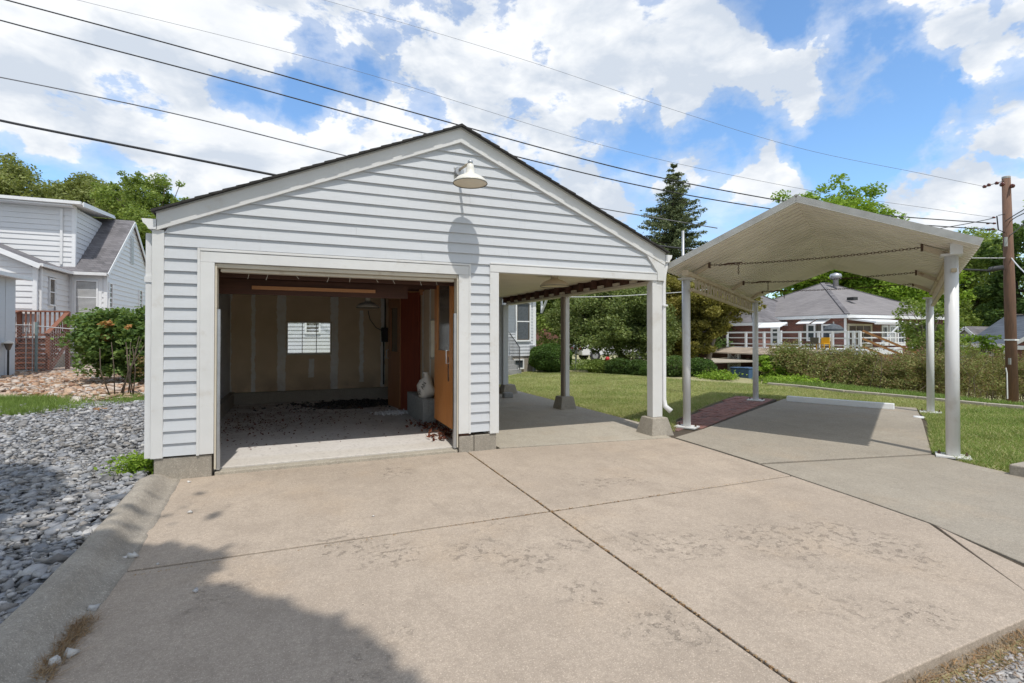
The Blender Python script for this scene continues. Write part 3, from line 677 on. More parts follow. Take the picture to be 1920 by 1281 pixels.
# edging along the property line
ed = thing('lawn_edging', (12.8, 8, 0), 'thin pale concrete edging along the far side of the lawn', 'edging')
ep = [G(1440, 722), G(1500, 727), G(1585, 737), G(1650, 742.5), G(1720, 749), G(1780, 755), G(1850, 762), G(1920, 768), G(2010, 775)]
for a_, b_ in zip(ep[:-1], ep[1:]):
    d_ = (b_ - a_).normalized() * .01; MB().bar(a_ + d_ + Vector((0, 0, .0)), b_ - d_ + Vector((0, 0, .0)), .12, .14).build('edging_block', 'concrete3', ed, bevel=.01)
# block at the far right edge of the lawn
q = G(1922, 893); mb = MB(); mb.box(q.x - .07, q.y - .5, -.05, q.x + .35, q.y + .10, .11); tag(mb.build('kerb_block', 'block', bevel=.015), 'squared concrete block at the right end of the lawn edge', 'block')

# gravel, rubble, grass, stones
grav = [(-1.50, 6.3), (-1.45, 5.2), (-1.38, 4), (-1.38, 2.2), (-3.4, 2.2), (-9, 14.0), (-4.5, 12.6), (-2.6, 13.2), (-1.6, 12.6), (-1.6, 6.3)]
near = scatter([(-1.45, 6.1), (-1.39, 5.2), (-1.32, 4), (-1.28, 2.4), (-1.9, 2.4), (-4.0, 6.8), (-1.5, 7.6)], 44000)
zz = RNG.uniform(-.01, .06, len(near)); sz = RNG.gamma(2.2, .0085, len(near)).clip(.008, .06); zz += .05 * np.exp(-((near[:, 0] + 1.35) / .25) ** 2) - .02
tag(rocks(np.c_[near, zz], sz, 'gravel', 'gravel', flat=.45), 'blue grey crushed limestone gravel beside the kerb', kind='stuff')
mid_ = scatter(grav, 60000, [[(-1.45, 6.0), (-1.42, 5.2), (-1.38, 4), (-1.38, 2.4), (-1.9, 2.4), (-4.0, 6.8), (-1.5, 7.6)]])
sz = RNG.gamma(2.4, .0085, len(mid_)).clip(.01, .06)
tag(rocks(np.c_[mid_, RNG.uniform(-.005, .05, len(mid_))], sz, 'far_gravel', 'gravel', flat=.5), 'finer grey gravel further back along the garage wall', kind='stuff')
rub = scatter([(-4.5, 13.6), (-1.6, 13.6), (-1.6, 22), (-12, 27), (-14, 25), (-9, 19)], 22000)
tag(rocks(np.c_[rub, RNG.uniform(0, .06, len(rub))], RNG.gamma(2.6, .018, len(rub)).clip(.02, .12), 'rubble_chips', 'rubble', flat=.4, seed=9), 'pale and rust coloured rubble chips below the large shrub', kind='stuff')
gs = scatter([(-9, 12.6), (-4.6, 11.4), (-3.1, 12.7), (-1.6, 12.9), (-1.6, 13.9), (-3.4, 14.0), (-6.3, 14.9), (-9, 15.5)], 60000)
keep = RNG.uniform(size=len(gs)) < .55 + .45 * np.sin(gs[:, 0] * 2.1 + gs[:, 1]) ; gs = gs[keep]
tag(blades(gs, lambda q: np.full(len(q), 0.0), .13, .008, 'grass_strip', 'grass_green', None, .5), 'green weedy grass strip between gravel and rubble')
# stones lying on the driveway, each one a thing
STN = [(247, 1044, .030, 'larger of the two white stones touching each other below the kerb bend'), (231, 1049, .022, 'smaller white stone next to its twin below the kerb bend'), (176, 1139, .034, 'grey stone resting against the foot of the kerb'),
 (131, 1226, .024, 'white stone among dry litter nearest the bottom edge, right one'), (106, 1240, .028, 'white stone among dry litter nearest the bottom edge, left one'), (368, 1108, .018, 'lone grey pebble in the tree shadow on the driveway'),
 (353, 904, .016, 'white pebble just below the garage foundation corner'), (357, 961, .017, 'white chip on sunlit concrete above the tree shadow'), (295, 1058, .009, 'tiny white chip beside the joint near the kerb'), (700, 968, .011, 'tiny white chip on the cross joint of the slabs')]
for (u, v, r, lab) in STN:
    q = G(u, v, r * .4); o = rocks(np.array([[q.x, q.y, r * .42]]), [r], 'stone', 'pebble' if 'grey' not in lab else 'gravel', flat=.75, seed=int(u)); tag(o, lab, 'stone', 'loose stones on the driveway')
P = np.array([G(u, v)[:2] for u, v in [(150 + random.gauss(0, 14) - t * 80, 1170 + t * 100) for t in np.random.default_rng(2).uniform(-.1, 1.1, 1500)]])
tag(blades(P, lambda q: np.full(len(q), .002), .03, .002, 'dry_litter', 'leaf_litter', None, 1.8), 'dry pine-like litter lying along the kerb foot')
for nm, (bx, by), rad, hh, nb, lab in (('weed', (-1.55, 6.25), .22, .22, 1500, 'bright green leafy weed growing at the garage corner'), ('weed', (-1.52, 6.75), .12, .2, 120, 'sparse dry weed stems behind the leafy corner weed')):
    pts = np.c_[RNG.normal(size=(nb, 2)) * rad * .5 + (bx, by), RNG.uniform(.0, hh, nb)]
    Vv, Ff = leaves(pts, .036 if nb > 200 else .03); tag(fastmesh(nm, Vv, Ff, 'leaf_bright' if nb > 200 else 'leaf_dry'), lab, kind='stuff')

# ------------------------------------------------------------------ lawn blades
slabs_ex = []
P = scatter(lawn_poly, 620000); dist = np.hypot(P[:, 0], P[:, 1]); keep = RNG.uniform(size=len(P)) < np.clip(10.5 / dist, .4, 1) ** 1.5; P = P[keep]
patch = np.sin(P[:, 0] * 1.9 + np.sin(P[:, 1] * 1.3)) * np.sin(P[:, 1] * 2.3 + P[:, 0] * .4); greener = (RNG.uniform(size=len(P)) < .14 + .2 * (patch > .2) + .4 * (P[:, 1] < 5.5))
tag(blades(P[~greener], lambda q: np.full(len(q), -.01), .045, .006, 'lawn_grass', 'grass', None, .75), 'pale sun-dried blades of the mown lawn')
tag(blades(P[greener], lambda q: np.full(len(q), -.01), .05, .006, 'green_lawn_grass', 'grass_green', None, .7), 'fresh green blades mixed through the mown lawn')
band = scatter([(12.7, 10.6), (12.75, 8.3), (13.0, 6.8), (13.2, 4.9), (16.5, 3.5), (18, 9), (15, 13)], 60000)
tag(blades(band, zf, .12, .012, 'rough_grass', 'grass_green', None, .6), 'long rough grass between the edging and the dry hedge')
fl = scatter([(8.5, 19.0), (13, 17), (26, 14), (34, 20), (26, 34), (9, 21)], 50000)
tag(blades(fl, zf, .10, .02, 'far_grass', 'grass_green', None, .6), 'far grass around the street and brick house')

# ================================================================== GARAGE
gar = thing('garage', (1.8, 5.95, 0), 'grey sided gable garage with one open bay and an attached open carport bay', 'garage')
Y0 = 5.94; XL, XR = -1.385, 4.915; XA, ZA = 1.79, 3.84; SL = .43
YB = 11.60; YR = 11.65; YI = YB - .15
def gable(z): h = (ZA - z) / SL; return XA - h, XA + h
z0_ = .24; st = .124
# front boards, course by course
for k in range(30):
    z = z0_ + st * k; zt_ = z + st
    if z < 2.33 - .02:
        segs = [(-1.285, -.985), (1.92, 2.185)]
    else: segs = [(-1.285, 4.83)]
    lo, hi = gable(z - .05); lo2, hi2 = gable(zt_ - .05)
    if hi - lo < .05: break
    for (s0, s1) in segs:
        a_, b_ = max(s0, lo), min(s1, hi); c_, d_ = max(s0, lo2), min(s1, hi2)
        if d_ < c_: c_ = d_ = (c_ + d_) / 2
        cuts = []
        if b_ - a_ > 3: cuts = [a_ + (b_ - a_) * (.28 + .5 * ((k * 37) % 100) / 100)]
        e = [(a_, c_)] + [(c, c) for c in cuts] + [(b_, d_)]
        for (p0, p1) in zip(e[:-1], e[1:]):
            g0 = .0012 if p0 in [(c, c) for c in cuts] else 0
            mb = MB(); clap(mb, p0[0] + g0, p1[0], z, zt_, Y0 + random.gauss(0, .0008), .023, p0[1] + g0, p1[1]); mb.build('siding_board', 'siding', gar)
mb = MB(); mb.prism([(-1.30, Y0 + .02, 2.36), (4.85, Y0 + .02, 2.36), (XA, Y0 + .02, ZA)], (0, .06, 0)); mb.build('gable_sheathing', 'joist', gar)
# corner post, casings and trims
mb = MB(); mb.box(XL, Y0 - .028, .225, -1.283, Y0 + .10, 2.50); mb.build('corner_trim', 'white', gar, bevel=.004)
mb = MB(); mb.box(XL - .004, Y0 + .11, .23, XL + .03, YB, 2.55); mb.build('side_sheathing', 'siding', gar)
sided_wall(gar, 'y', XL + .0, Y0 + .105, YR - .12, .24, 2.5, st, -1, 'siding', each=False, name='side_siding')
cas = MB(); cas.box(-.998, Y0 - .03, .225, -.972, Y0 + .02, 2.342); cas.box(-.972, Y0 - .026, .232, -.845, Y0 + .05, 2.20); cas.build('door_casing', 'white', gar, bevel=.003)
cas = MB(); cas.box(1.905, Y0 - .03, .225, 1.930, Y0 + .02, 2.342); cas.box(1.775, Y0 - .026, .232, 1.905, Y0 + .05, 2.20); cas.build('door_casing', 'white', gar, bevel=.003)
cas = MB(); cas.box(-.972, Y0 - .030, 2.316, 1.905, Y0 + .02, 2.342); cas.box(-.972, Y0 - .024, 2.202, 1.905, Y0 + .05, 2.312); cas.build('head_casing', 'white', gar, bevel=.003)
jb = MB(); jb.box(-.843, Y0 - .005, .065, -.825, Y0 + .12, 2.19); jb.build('door_jamb', 'offwhite', gar)
jb = MB(); jb.box(1.757, Y0 - .005, .065, 1.773, Y0 + .12, 2.19); jb.build('door_jamb', 'offwhite', gar)
jb = MB(); jb.box(-.843, Y0 + .005, 2.155, 1.773, Y0 + .13, 2.198); jb.box(-.80, Y0 + .05, 2.118, 1.74, Y0 + .15, 2.152); jb.build('head_jamb', 'offwhite', gar, bevel=.003)
for x0, x1 in ((-.822, -.795), (1.725, 1.755)):
    t_ = MB(); t_.box(x0, Y0 + .01, .052, x1, Y0 + .018, 1.72); t_.box(x0, Y0 + .02, .052, x0 + .004, Y0 + .06, 1.72); t_.box(x1 - .004, Y0 + .02, .052, x1, Y0 + .06, 1.72); t_.build('door_track', 'track', gar)
for i in range(9):
    x = -.6 + i * .27 + random.uniform(-.06, .06); s = MB(); s.tube([(x, Y0 + .06, 2.12), (x + random.uniform(-.01, .01), Y0 + .06, 2.10), (x + random.uniform(-.02, .02), Y0 + .06, 2.075 - random.random() * .03)], .002, 4); s.build('weatherstrip_shred', 'offwhite', gar)
# carport opening trim
mb = MB(); mb.box(2.182, Y0 - .032, .205, 2.304, Y0 + .06, 2.250); mb.build('carport_casing', 'white', gar, bevel=.004)
mb = MB(); mb.box(2.182, Y0 - .034, 2.254, 4.797, Y0 + .06, 2.350); mb.box(2.182, Y0 - .04, 2.353, 4.797, Y0 + .02, 2.372); mb.build('carport_header', 'white', gar, bevel=.003)
mb = MB(); mb.prism([(4.60, Y0 - .043, 2.635), (4.80, Y0 - .043, 2.38), (4.80, Y0 - .043, 2.256), (4.93, Y0 - .043, 2.256), (4.93, Y0 - .043, 2.495)], (0, .05, 0)); mb.build('corner_return', 'white', gar)
# rakes
for sgn in (-1, 1):
    xe = XA + sgn * 3.135 if sgn < 0 else 4.935
    ze = ZA - SL * abs(xe - XA); zl = .165
    mb = MB(); mb.prism([(XA, Y0 - .05, ZA), (xe, Y0 - .05, ze), (xe, Y0 - .05, ze + zl), (XA, Y0 - .05, ZA + zl)], (0, .045, 0))
    if sgn < 0: pass
    mb.build('rake_board', 'white', gar)
    dk = MB(); dk.prism([(XA, Y0 - .075, ZA + zl), (xe - sgn * 0, Y0 - .075, ze + zl), (xe, Y0 - .075, ze + zl + .012), (XA, Y0 - .075, ZA + zl + .012)], (0, YR - Y0 + .12, 0)); dk.build('roof_deck', 'galv', gar)
    # shingle courses stepping up each slope
    n = 26; Ls = abs(xe - XA) + .03
    for i in range(n):
        f0 = Ls * (1 - i / n) ; f1 = Ls * (1 - (i + 1) / n) - .02
        xa_, xb_ = XA + sgn * f0, XA + sgn * max(0, f1); off = ZA + zl + .013
        za_, zb_ = off - SL * f0, off - SL * max(0, f1); jit = random.uniform(0, .012)
        mb = MB(); ya, yb = Y0 - .115 - jit, YR + .06
        mb.add([(xa_, ya, za_ + .001), (xb_, ya, zb_), (xb_, yb, zb_), (xa_, yb, za_ + .001), (xa_, ya, za_ + .026), (xb_, ya, zb_ + .016), (xb_, yb, zb_ + .016), (xa_, yb, za_ + .026)],
               [(0,3,2,1),(4,5,6,7),(0,1,5,4),(1,2,6,5),(2,3,7,6),(3,0,4,7)] if sgn > 0 else [(0,1,2,3),(4,7,6,5),(0,4,5,1),(1,5,6,2),(2,6,7,3),(3,7,4,0)])
        mb.build('shingle_course', 'shingle', gar)
mb = MB(); mb.prism([(XA - .13, Y0 - .10, ZA + .135), (XA, Y0 - .10, ZA + .195), (XA + .13, Y0 - .10, ZA + .135), (XA + .13, Y0 - .10, ZA + .150), (XA, Y0 - .10, ZA + .214), (XA - .13, Y0 - .10, ZA + .150)], (0, YR - Y0 + .17, 0)); mb.build('ridge_cap', 'shingle', gar)
mb = MB(); mb.prism([(-1.30, YR + .02, 2.36), (4.85, YR + .02, 2.36), (XA, YR + .02, ZA)], (0, .03, 0)); mb.build('rear_gable', 'siding', gar)
# gutters and downspouts
def gutter(parent, x0, y0, y1, z, sgn, w=.12, h=.11, mat='gutter'):
    prf = [(0, 0), (w * .55, 0), (w * .7, h * .35), (w * .92, h * .6), (w, h), (w * .94, h), (w * .84, h * .62), (w * .62, h * .4), (w * .5, .006), (.006, .006), (.006, h), (0, h)]
    mb = MB(); vs = [(x0 + sgn * a, y, z + b) for y in (y0, y1) for a, b in prf]; n = len(prf)
    fs = [(i, (i + 1) % n, (i + 1) % n + n, i + n) for i in range(n)]; mb.add(vs, fs)
    for y in (y0, y1): e = [(x0 + sgn * a, y, z + b) for a, b in ((0, 0), (w * .55, 0), (w * .7, h * .35), (w * .92, h * .6), (w, h), (0, h))]; mb.prism(e, (0, .003, 0))
    return mb.build('gutter', mat, parent)
gutter(gar, XL + .045, Y0 - .05, YR, 2.50, -1, .125, .10)
gutter(gar, 4.937, Y0 - .06, YR, 2.53, 1)
mb = MB(); mb.box(XL - .065, Y0 + .03, .22, XL - .012, Y0 + .11, 2.47); mb.build('downspout', 'gutter', gar, bevel=.006)
mb = MB(); mb.box(XL - .07, Y0 + .02, 1.98, XL - .006, Y0 + .028, 2.04); mb.build('downspout_strap', 'gutter', gar)
mb = MB(); mb.tube([(4.985, Y0 + .0, 2.53), (4.98, Y0 + .0, 2.45), (4.955, Y0 - .0, 2.34), (4.945, Y0 - .0, 2.2), (4.945, Y0 - .0, .50), (4.95, Y0 - .02, .40), (5.0, Y0 - .09, .33)], [.038, .036, .034, .034, .034, .038, .042], 10); mb.build('downspout', 'gutter', gar, True)
mb = MB(); mb.box(4.905, Y0 - .045, 1.88, 4.985, Y0 + .03, 1.905); mb.build('downspout_strap', 'gutter', gar)
# foundations
mb = MB(); mb.box(-1.36, Y0 - .012, -.05, -.862, Y0 + .30, .222); mb.build('foundation_block', 'block', gar, bevel=.01)
MB().box(-.99, Y0 + .0, .222, -.862, Y0 + .05, .236).build('sill_plate', 'joist', gar); MB().box(1.782, Y0 + .0, .20, 1.93, Y0 + .05, .229).build('sill_plate', 'joist', gar)
mb = MB(); mb.box(1.784, Y0 - .012, -.05, 1.975, Y0 + .30, .198); mb.build('foundation_block', 'block', gar, bevel=.01)
mb = MB(); mb.box(1.98, Y0 - .016, -.05, 2.275, Y0 + .30, .200); mb.build('foundation_block', 'block', gar, bevel=.01)
mb = MB(); mb.prism([(-1.20, Y0 + .31, -.05), (-1.27, YB, -.05), (-1.383, YB, -.05), (-1.36, Y0 + .31, -.05)], (0, 0, .35)); mb.build('foundation_wall', 'block', gar)
mb = MB(); mb.box(-1.30, YI - .12, -.05, 2.0, YB - .02, .285); mb.build('rear_curb', 'block', gar, bevel=.01)
mb = MB(); mb.box(1.97, Y0 + .31, -.05, 2.16, YB, .20); mb.build('foundation_wall', 'block', gar)
# garage floor with its lip
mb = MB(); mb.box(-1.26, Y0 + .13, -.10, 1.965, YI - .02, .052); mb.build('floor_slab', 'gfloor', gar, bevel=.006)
mb = MB(); mb.box(-.838, Y0 - .0, -.10, 1.77, Y0 + .125, .036); mb.build('door_sill', 'concrete3', gar, bevel=.008)
# interior linings
mb = MB(); mb.prism([(-1.29, Y0 + .10, .30), (-1.381, YI, .30), (-1.384, YI, .30), (-1.34, Y0 + .10, .30)], (0, 0, 2.2)); mb.build('side_lining', mk('grey_boards', wood_fn((.52, .47, .41), (.42, .38, .33), 1, .8)), gar)
mb = MB(); mb.box(-1.287, Y0 + .03, .24, -.85, Y0 + .08, 2.5); mb.box(-.85, Y0 + .05, 2.2, 1.78, Y0 + .10, 2.45); mb.build('front_sheathing', 'joist', gar)
YI = YB - .15; wz0, wz1, wx0, wx1 = PY(540, 666, YI).z, PY(540, 602.5, YI).z, PY(537, 600, YI).x, PY(622, 600, YI).x
bw = MB(); bw.box(-1.383, YI, .287, wx0, YI + .04, 2.55); bw.box(wx1, YI, .287, 2.05, YI + .04, 2.55); bw.box(wx0, YI, .287, wx1, YI + .04, wz0); bw.box(wx0, YI, wz1, wx1, YI + .04, 2.55); bw.build('rear_drywall', 'drywall', gar)
mb = MB(); mb.box(XL + .003, YI + .05, .3, wx0, YB, 2.6); mb.box(wx1, YI + .05, .3, 2.15, YB, 2.6); mb.box(wx0, YI + .05, .3, wx1, YB, wz0); mb.box(wx0, YI + .05, wz1, wx1, YB, 2.6); mb.build('rear_wall', 'siding', gar)
wf = MB(); fw_ = .028
wf.box(wx0, YI - .015, wz0, wx0 + fw_, YB, wz1); wf.box(wx1 - fw_, YI - .015, wz0, wx1, YB, wz1); wf.box(wx0 + fw_, YI - .017, wz1 - fw_, wx1 - fw_, YB, wz1); wf.box(wx0 + fw_, YI - .022, wz0, wx1 - fw_, YB, wz0 + fw_ + .01)
wfo = wf.build('window', 'offwhite', gar)
mt = MB()
for i in (1, 2): x = wx0 + fw_ + (wx1 - wx0 - 2 * fw_) * i / 3; mt.box(x - .007, YI + .01, wz0 + .035, x + .007, YI + .04, wz1 - fw_)
zc = (wz0 + wz1) / 2; mt.box(wx0 + fw_, YI + .012, zc - .006, wx1 - fw_, YI + .038, zc + .006); mt.build('muntin', 'galv', wfo)
for i in range(3):
    for j in range(2):
        a_ = wx0 + fw_ + (wx1 - wx0 - 2 * fw_) * i / 3 + .008; b_ = wx0 + fw_ + (wx1 - wx0 - 2 * fw_) * (i + 1) / 3 - .008
        c_, d_ = ((wz0 + .04, zc - .007), (zc + .007, wz1 - fw_))[j]; MB().box(a_, YI + .022, c_, b_, YI + .026, d_).build('pane', 'clear', wfo)
# partition between the bays: drywall inside, siding outside
XP = 1.985
pw = MB(); wy0, wy1, pz0, pz1 = 7.42, 8.25, 1.05, 1.72
pw.box(XP, Y0 + .10, .205, XP + .03, wy0, 2.5); pw.box(XP, wy1, .205, XP + .03, YI - .002, 2.5); pw.box(XP, wy0, .205, XP + .03, wy1, pz0); pw.box(XP, wy0, pz1, XP + .03, wy1, 2.5); pw.build('partition_drywall', 'drywall_side', gar)
sided_wall(gar, 'y', 2.15, Y0 + .07, YB, .21, 2.35, st, 1, 'siding', holes=[(wy0, wy1, pz0, pz1)], each=True, t=.018)
f = MB(); f.box(XP - .01, wy0, pz0, 2.17, wy0 + .03, pz1); f.box(XP - .01, wy1 - .03, pz0, 2.17, wy1, pz1); f.box(XP - .012, wy0 + .03, pz0, 2.17, wy1 - .03, pz0 + .03); f.box(XP - .012, wy0 + .03, pz1 - .03, 2.17, wy1 - .03, pz1)
f.box(XP + .05, wy0 + .03, (pz0 + pz1) / 2 - .01, XP + .08, wy1 - .03, (pz0 + pz1) / 2 + .01); fo = f.build('window', 'offwhite', gar)
for a_, b_ in ((pz0 + .03, (pz0 + pz1) / 2 - .01), ((pz0 + pz1) / 2 + .01, pz1 - .03)): MB().box(XP + .06, wy0 + .03, a_, XP + .066, wy1 - .03, b_).build('pane', 'clear', fo)
# roof framing inside the bay
for i, y in enumerate((6.22, 6.62, 7.05, 7.65, 8.25, 8.85, 9.45, 10.05, 10.65, 11.2)):
    zb = (2.09, 1.935, 2.12, 2.2, 2.22, 2.24, 2.26, 2.28, 2.30, 2.32)[i]
    MB().box(-1.285 if y < 9 else -1.34, y, zb, (1.97, 1.28, 1.97)[min(i, 2)], y + .045, zb + .17).build('ceiling_joist', 'joist', gar)
MB().box(-.56, 6.60, 1.995, .86, 6.617, 2.036).build('light_wood_strip', 'lightwood', gar)
MB().box(-1.285, Y0 + .2, 2.52, 1.97, YI - .01, 2.54).build('ceiling_boards', 'joist', gar)
MB().box(-1.22, 6.0, 2.04, -1.12, 6.36, 2.2).build('bracing', 'joist', gar)
# hinged door leaves left inside
def leaf(p0, p1, z0, z1, th, mat, gl=None, lab=None, gz=None, glm='smoke'):
    p0 = Vector((*p0, 0)); p1 = Vector((*p1, 0)); d = (p1 - p0); L = d.length; d.normalize(); n = Vector((d.y, -d.x, 0))
    def blk(a, b, c, e, o=0, t=th): return ((p0 + d * (a + b) / 2 + n * o + Vector((0, 0, (c + e) / 2))), d * (b - a) / 2, n * t / 2, Vector((0, 0, (e - c) / 2)))
    mb = MB()
    if gl:
        a, b = gl; c, e = gz
        mb.obox(*blk(0, a, z0, z1)); mb.obox(*blk(b, L, z0, z1)); mb.obox(*blk(a, b, z0, c)); mb.obox(*blk(a, b, e, z1))
    else: mb.obox(*blk(0, L, z0, z1))
    o = mb.build('door_leaf', mat, gar); 
    if lab: tag(o, lab)
    if gl: m2 = MB(); m2.obox(*blk(a - .005, b + .005, c - .005, e + .005, 0, .008)); m2.build('pane', glm, o)
    return o, p0, d, n, L
o, p0, d, n, L = leaf((1.80, 7.17), (1.80, 6.25), .235, 2.262, .04, 'door', (.17, .80), 'orange stained door leaf with tall dusty pane', (1.24, 2.19))
hb = MB(); c = Vector((1.765, 6.36, 0)); hb.tube([c + Vector((.02, 0, 1.25)), c + Vector((-.03, 0, 1.25)), c + Vector((-.03, 0, 1.08)), c + Vector((.02, 0, 1.08))], .008, 6); hb.build('handle', 'track', o, True)
bl_ = MB(); bl_.obox((1.776, 6.40, 1.0), (.004, 0, 0), (0, .02, 0), (0, 0, .16)); bl_.build('door_bolt', 'rust', o)
o2, *_ = leaf((1.60, 10.20), (1.70, 9.45), .06, 2.235, .04, 'door2', (.18, .60), 'brown stained door leaf with narrow dusty pane', (1.13, 1.98))
hb = MB(); c = Vector((1.585, 10.16, 0)); hb.tube([c + Vector((.0, 0, 1.16)), c + Vector((-.05, -.03, 1.15)), c + Vector((-.05, -.03, 1.0)), c + Vector((.0, 0, .99))], .011, 6); hb.build('handle', 'white', o2, True)
leaf((1.71, 9.42), (1.965, 9.02), .06, 2.245, .04, 'darkred', None, 'dark red plain door leaf')
MB().bar((1.56, 10.3, 2.31), (1.96, 8.75, 2.31), .05, .16).build('door_header_board', 'lightwood', gar)
MB().box(1.90, 8.70, 2.16, 1.95, 8.74, 2.42).build('door_hanger', 'lightwood', gar)
# wiring on the back wall
mb = MB(); mb.box(1.62, YI - .09, 1.30, 1.78, YI - .003, 1.62); mb.build('fuse_box', 'black', gar, bevel=.006)
mb = MB(); mb.tube([(1.67, YI - .04, .35), (1.67, YI - .04, 1.30)], .016, 8); mb.tube([(1.70, YI - .04, 1.62), (1.70, YI - .04, 2.3)], .014, 6); mb.tube([(1.64, YI - .05, 1.55), (1.5, YI - .06, 1.62), (1.36, YI - .12, 1.80), (1.30, YI - .3, 1.98)], .007, 5); mb.build('conduit', 'black', gar, True)
# carport side: posts, piers, beam, ceiling, rear return wall
POSTS = [(4.81, 5.985, .095), (4.79, 8.70, .06), (4.745, 11.35, .06)]
mb = MB(); mb.box(4.73, 5.925, .245, 4.905, 6.06, 2.25); mb.build('post', 'white', gar, bevel=.006)
mb = MB(); mb.box(4.75, 8.66, .245, 4.788, 8.79, 2.21); mb.build('post', mk('brown_post_side', wood_fn((.30, .25, .20), (.22, .18, .15), 1, .8)), gar)
mb = MB(); mb.box(4.79, 8.655, .245, 4.875, 8.795, 2.21); mb.build('post_cover', 'white', gar)
def pier(x, y, b, t, h):
    mb = MB(); mb.add([(x - b, y - b, -.02), (x + b, y - b, -.02), (x + b, y + b, -.02), (x - b, y + b, -.02), (x - t, y - t, h), (x + t, y - t, h), (x + t, y + t, h), (x - t, y + t, h)], [(0,3,2,1),(4,5,6,7),(0,1,5,4),(1,2,6,5),(2,3,7,6),(3,0,4,7)])
    return mb.build('pier', 'block', gar, bevel=.012)
pier(4.81, 5.99, .20, .135, .243); pier(4.80, 8.72, .18, .13, .243); pier(4.74, 11.55, .2, .14, .22)
mb = MB(); mb.box(4.72, Y0 + .07, 2.215, 4.90, YR, 2.252); mb.build('beam_trim', 'offwhite', gar)
mb = MB(); mb.box(4.74, Y0 + .07, 2.253, 4.79, YR, 2.42); mb.build('carport_beam', 'joist', gar)
for i in range(12):
    y = Y0 + .35 + i * .46; MB().box(4.70, y, 2.256, 4.738, y + .16, 2.30).build('beam_blocking', 'offwhite', gar)
    MB().box(4.62, y + .18, 2.26, 4.735, y + .225, 2.40).build('rafter_tail', 'joist', gar)
MB().box(4.795, Y0 + .07, 2.255, 4.93, YR, 2.46).build('side_fascia', 'white', gar)
for i in range(9):
    y = Y0 + .1 + i * .62; MB().box(2.17, y, 2.405, 4.735, min(y + .612, YR), 2.425).build('ceiling_panel', 'ceil', gar)
sided_wall(gar, 'x', YR, 2.17, 4.62, .22, 2.4, st, -1, 'siding', each=False, name='rear_return_siding')
MB().box(4.625, YR - .09, .22, 4.76, YR + .03, 2.21).build('corner_trim', 'siding', gar)
MB().box(2.2, YR - .02, -.02, 4.55, YR + .1, .215).build('rear_curb', 'block', gar)
# pipe-foot at rear pier
tag(MB().box(4.28, 10.62, .002, 4.50, 10.80, .12).build('concrete_lump', 'cinder', bevel=.02), 'small pale concrete lump on the carport floor by the rear pier', 'block')

# ------------------------------------------------------------------ barn lamps
def barn_lamp(rim, mount, lab, group=None, r=.2, wall=True, sm_='lampwhite'):
    e = thing('barn_lamp', mount, lab, 'lamp', group); rim = Vector(rim); mount = Vector(mount)
    prof = [(r, 0), (r * 1.0, .012), (r * .93, .035), (r * .75, .068), (r * .5, .094), (r * .30, .112), (r * .26, .12), (r * .24, .17), (r * .20, .215), (r * .15, .23)]
    sh = MB().lathe(rim, prof, 36, cap=False); 
    shade = sh.build('lamp_shade', sm_, e, True); sm = shade.modifiers.new('solid', 'SOLIDIFY'); sm.thickness = .003
    MB().lathe(rim + Vector((0, 0, .004)), [(r * .99, 0), (.001, .012)], 36, cap=False).build('diffuser', 'lampin', shade, True)
    ring = []
    for k in range(37): t = 2 * math.pi * k / 36; ring.append(rim + Vector((math.cos(t) * r, math.sin(t) * r, 0)))
    MB().tube(ring, .0045, 5, False).build('rim', 'blackrim', shade, True)
    top = rim + Vector((0, 0, .235))
    MB().ball(top + Vector((0, 0, .015)), .032, 12, 8).build('cap', 'track', e, True)
    if wall:
        MB().tube([top + Vector((0, 0, .01)), top.lerp(mount, .3) + Vector((0, 0, .015)), mount + Vector((0, -.03, .02))], .016, 10).build('arm', 'rusty', e, True)
        MB().lathe(mount + Vector((0, .0, 0)), [(.058, 0), (.058, .045), (.05, .055), (.0, .056)], 20, axis=(0, -1, 0)).build('junction_box', 'track', e, False)
        MB().box(mount.x - .062, mount.y - .012, mount.z - .14, mount.x - .03, mount.y + .02, mount.z + .05).build('backplate', 'galv', e)
    else: MB().tube([top, mount], .014, 8).build('stem', 'rusty', e, True)
    return e
barn_lamp((1.806, 5.563, 3.235), (1.772, Y0 - .005, 3.475), 'white enamel barn lamp on a rusty arm under the gable peak', 'enamel barn lamps')
barn_lamp(PY(1040, 537, 7.0), (PY(1040, 537, 7.0).x, 7.0, 2.43), 'cream enamel lamp under the carport ceiling', 'enamel barn lamps', .23, False, 'offwhite')
barn_lamp(PY(690, 577, 9.6) , (PY(690, 577, 9.6).x, 9.6, 2.36), 'dusty enamel lamp inside the garage near the back wall', 'enamel barn lamps', .21, False)

# ------------------------------------------------------------------ things in the bay
cblk = None
for i in range(4):
    y = 8.78 - i * .325; h_ = (.39, .385, .392, .40)[i]; x0, x1 = 1.72, 1.92
    e = thing('cinder_block', (1.82, y, .052), ['concrete block furthest into the garage of the row by the wall', 'second concrete block from the back of the row by the wall', 'third concrete block of the row, under the sack', 'concrete block nearest the orange door leaf'][i], 'block', 'concrete blocks by the partition')
    mb = MB(); z0 = .054; 
    for (a, b) in ((0, .035), (.085, .115), (.165, .195), (.245, .275)): mb.box(x0, y - .138 + a, z0, x0 + .07, y - .138 + b, z0 + h_)
    mb.box(x0 + .07, y - .138, z0, x1, y + .138, z0 + h_ - .004)
    if i == 3:
        for k in range(3): mb.box(x0 + .07 + k * .055, y - .150, z0, x0 + .09 + k * .055, y - .139, z0 + h_ - .01)
    mb.build('shell', 'cinder', e, bevel=.004)
sk = thing('sack', (1.72, 8.0, .45), 'slumped white sack with black print standing on the concrete blocks', 'sack')
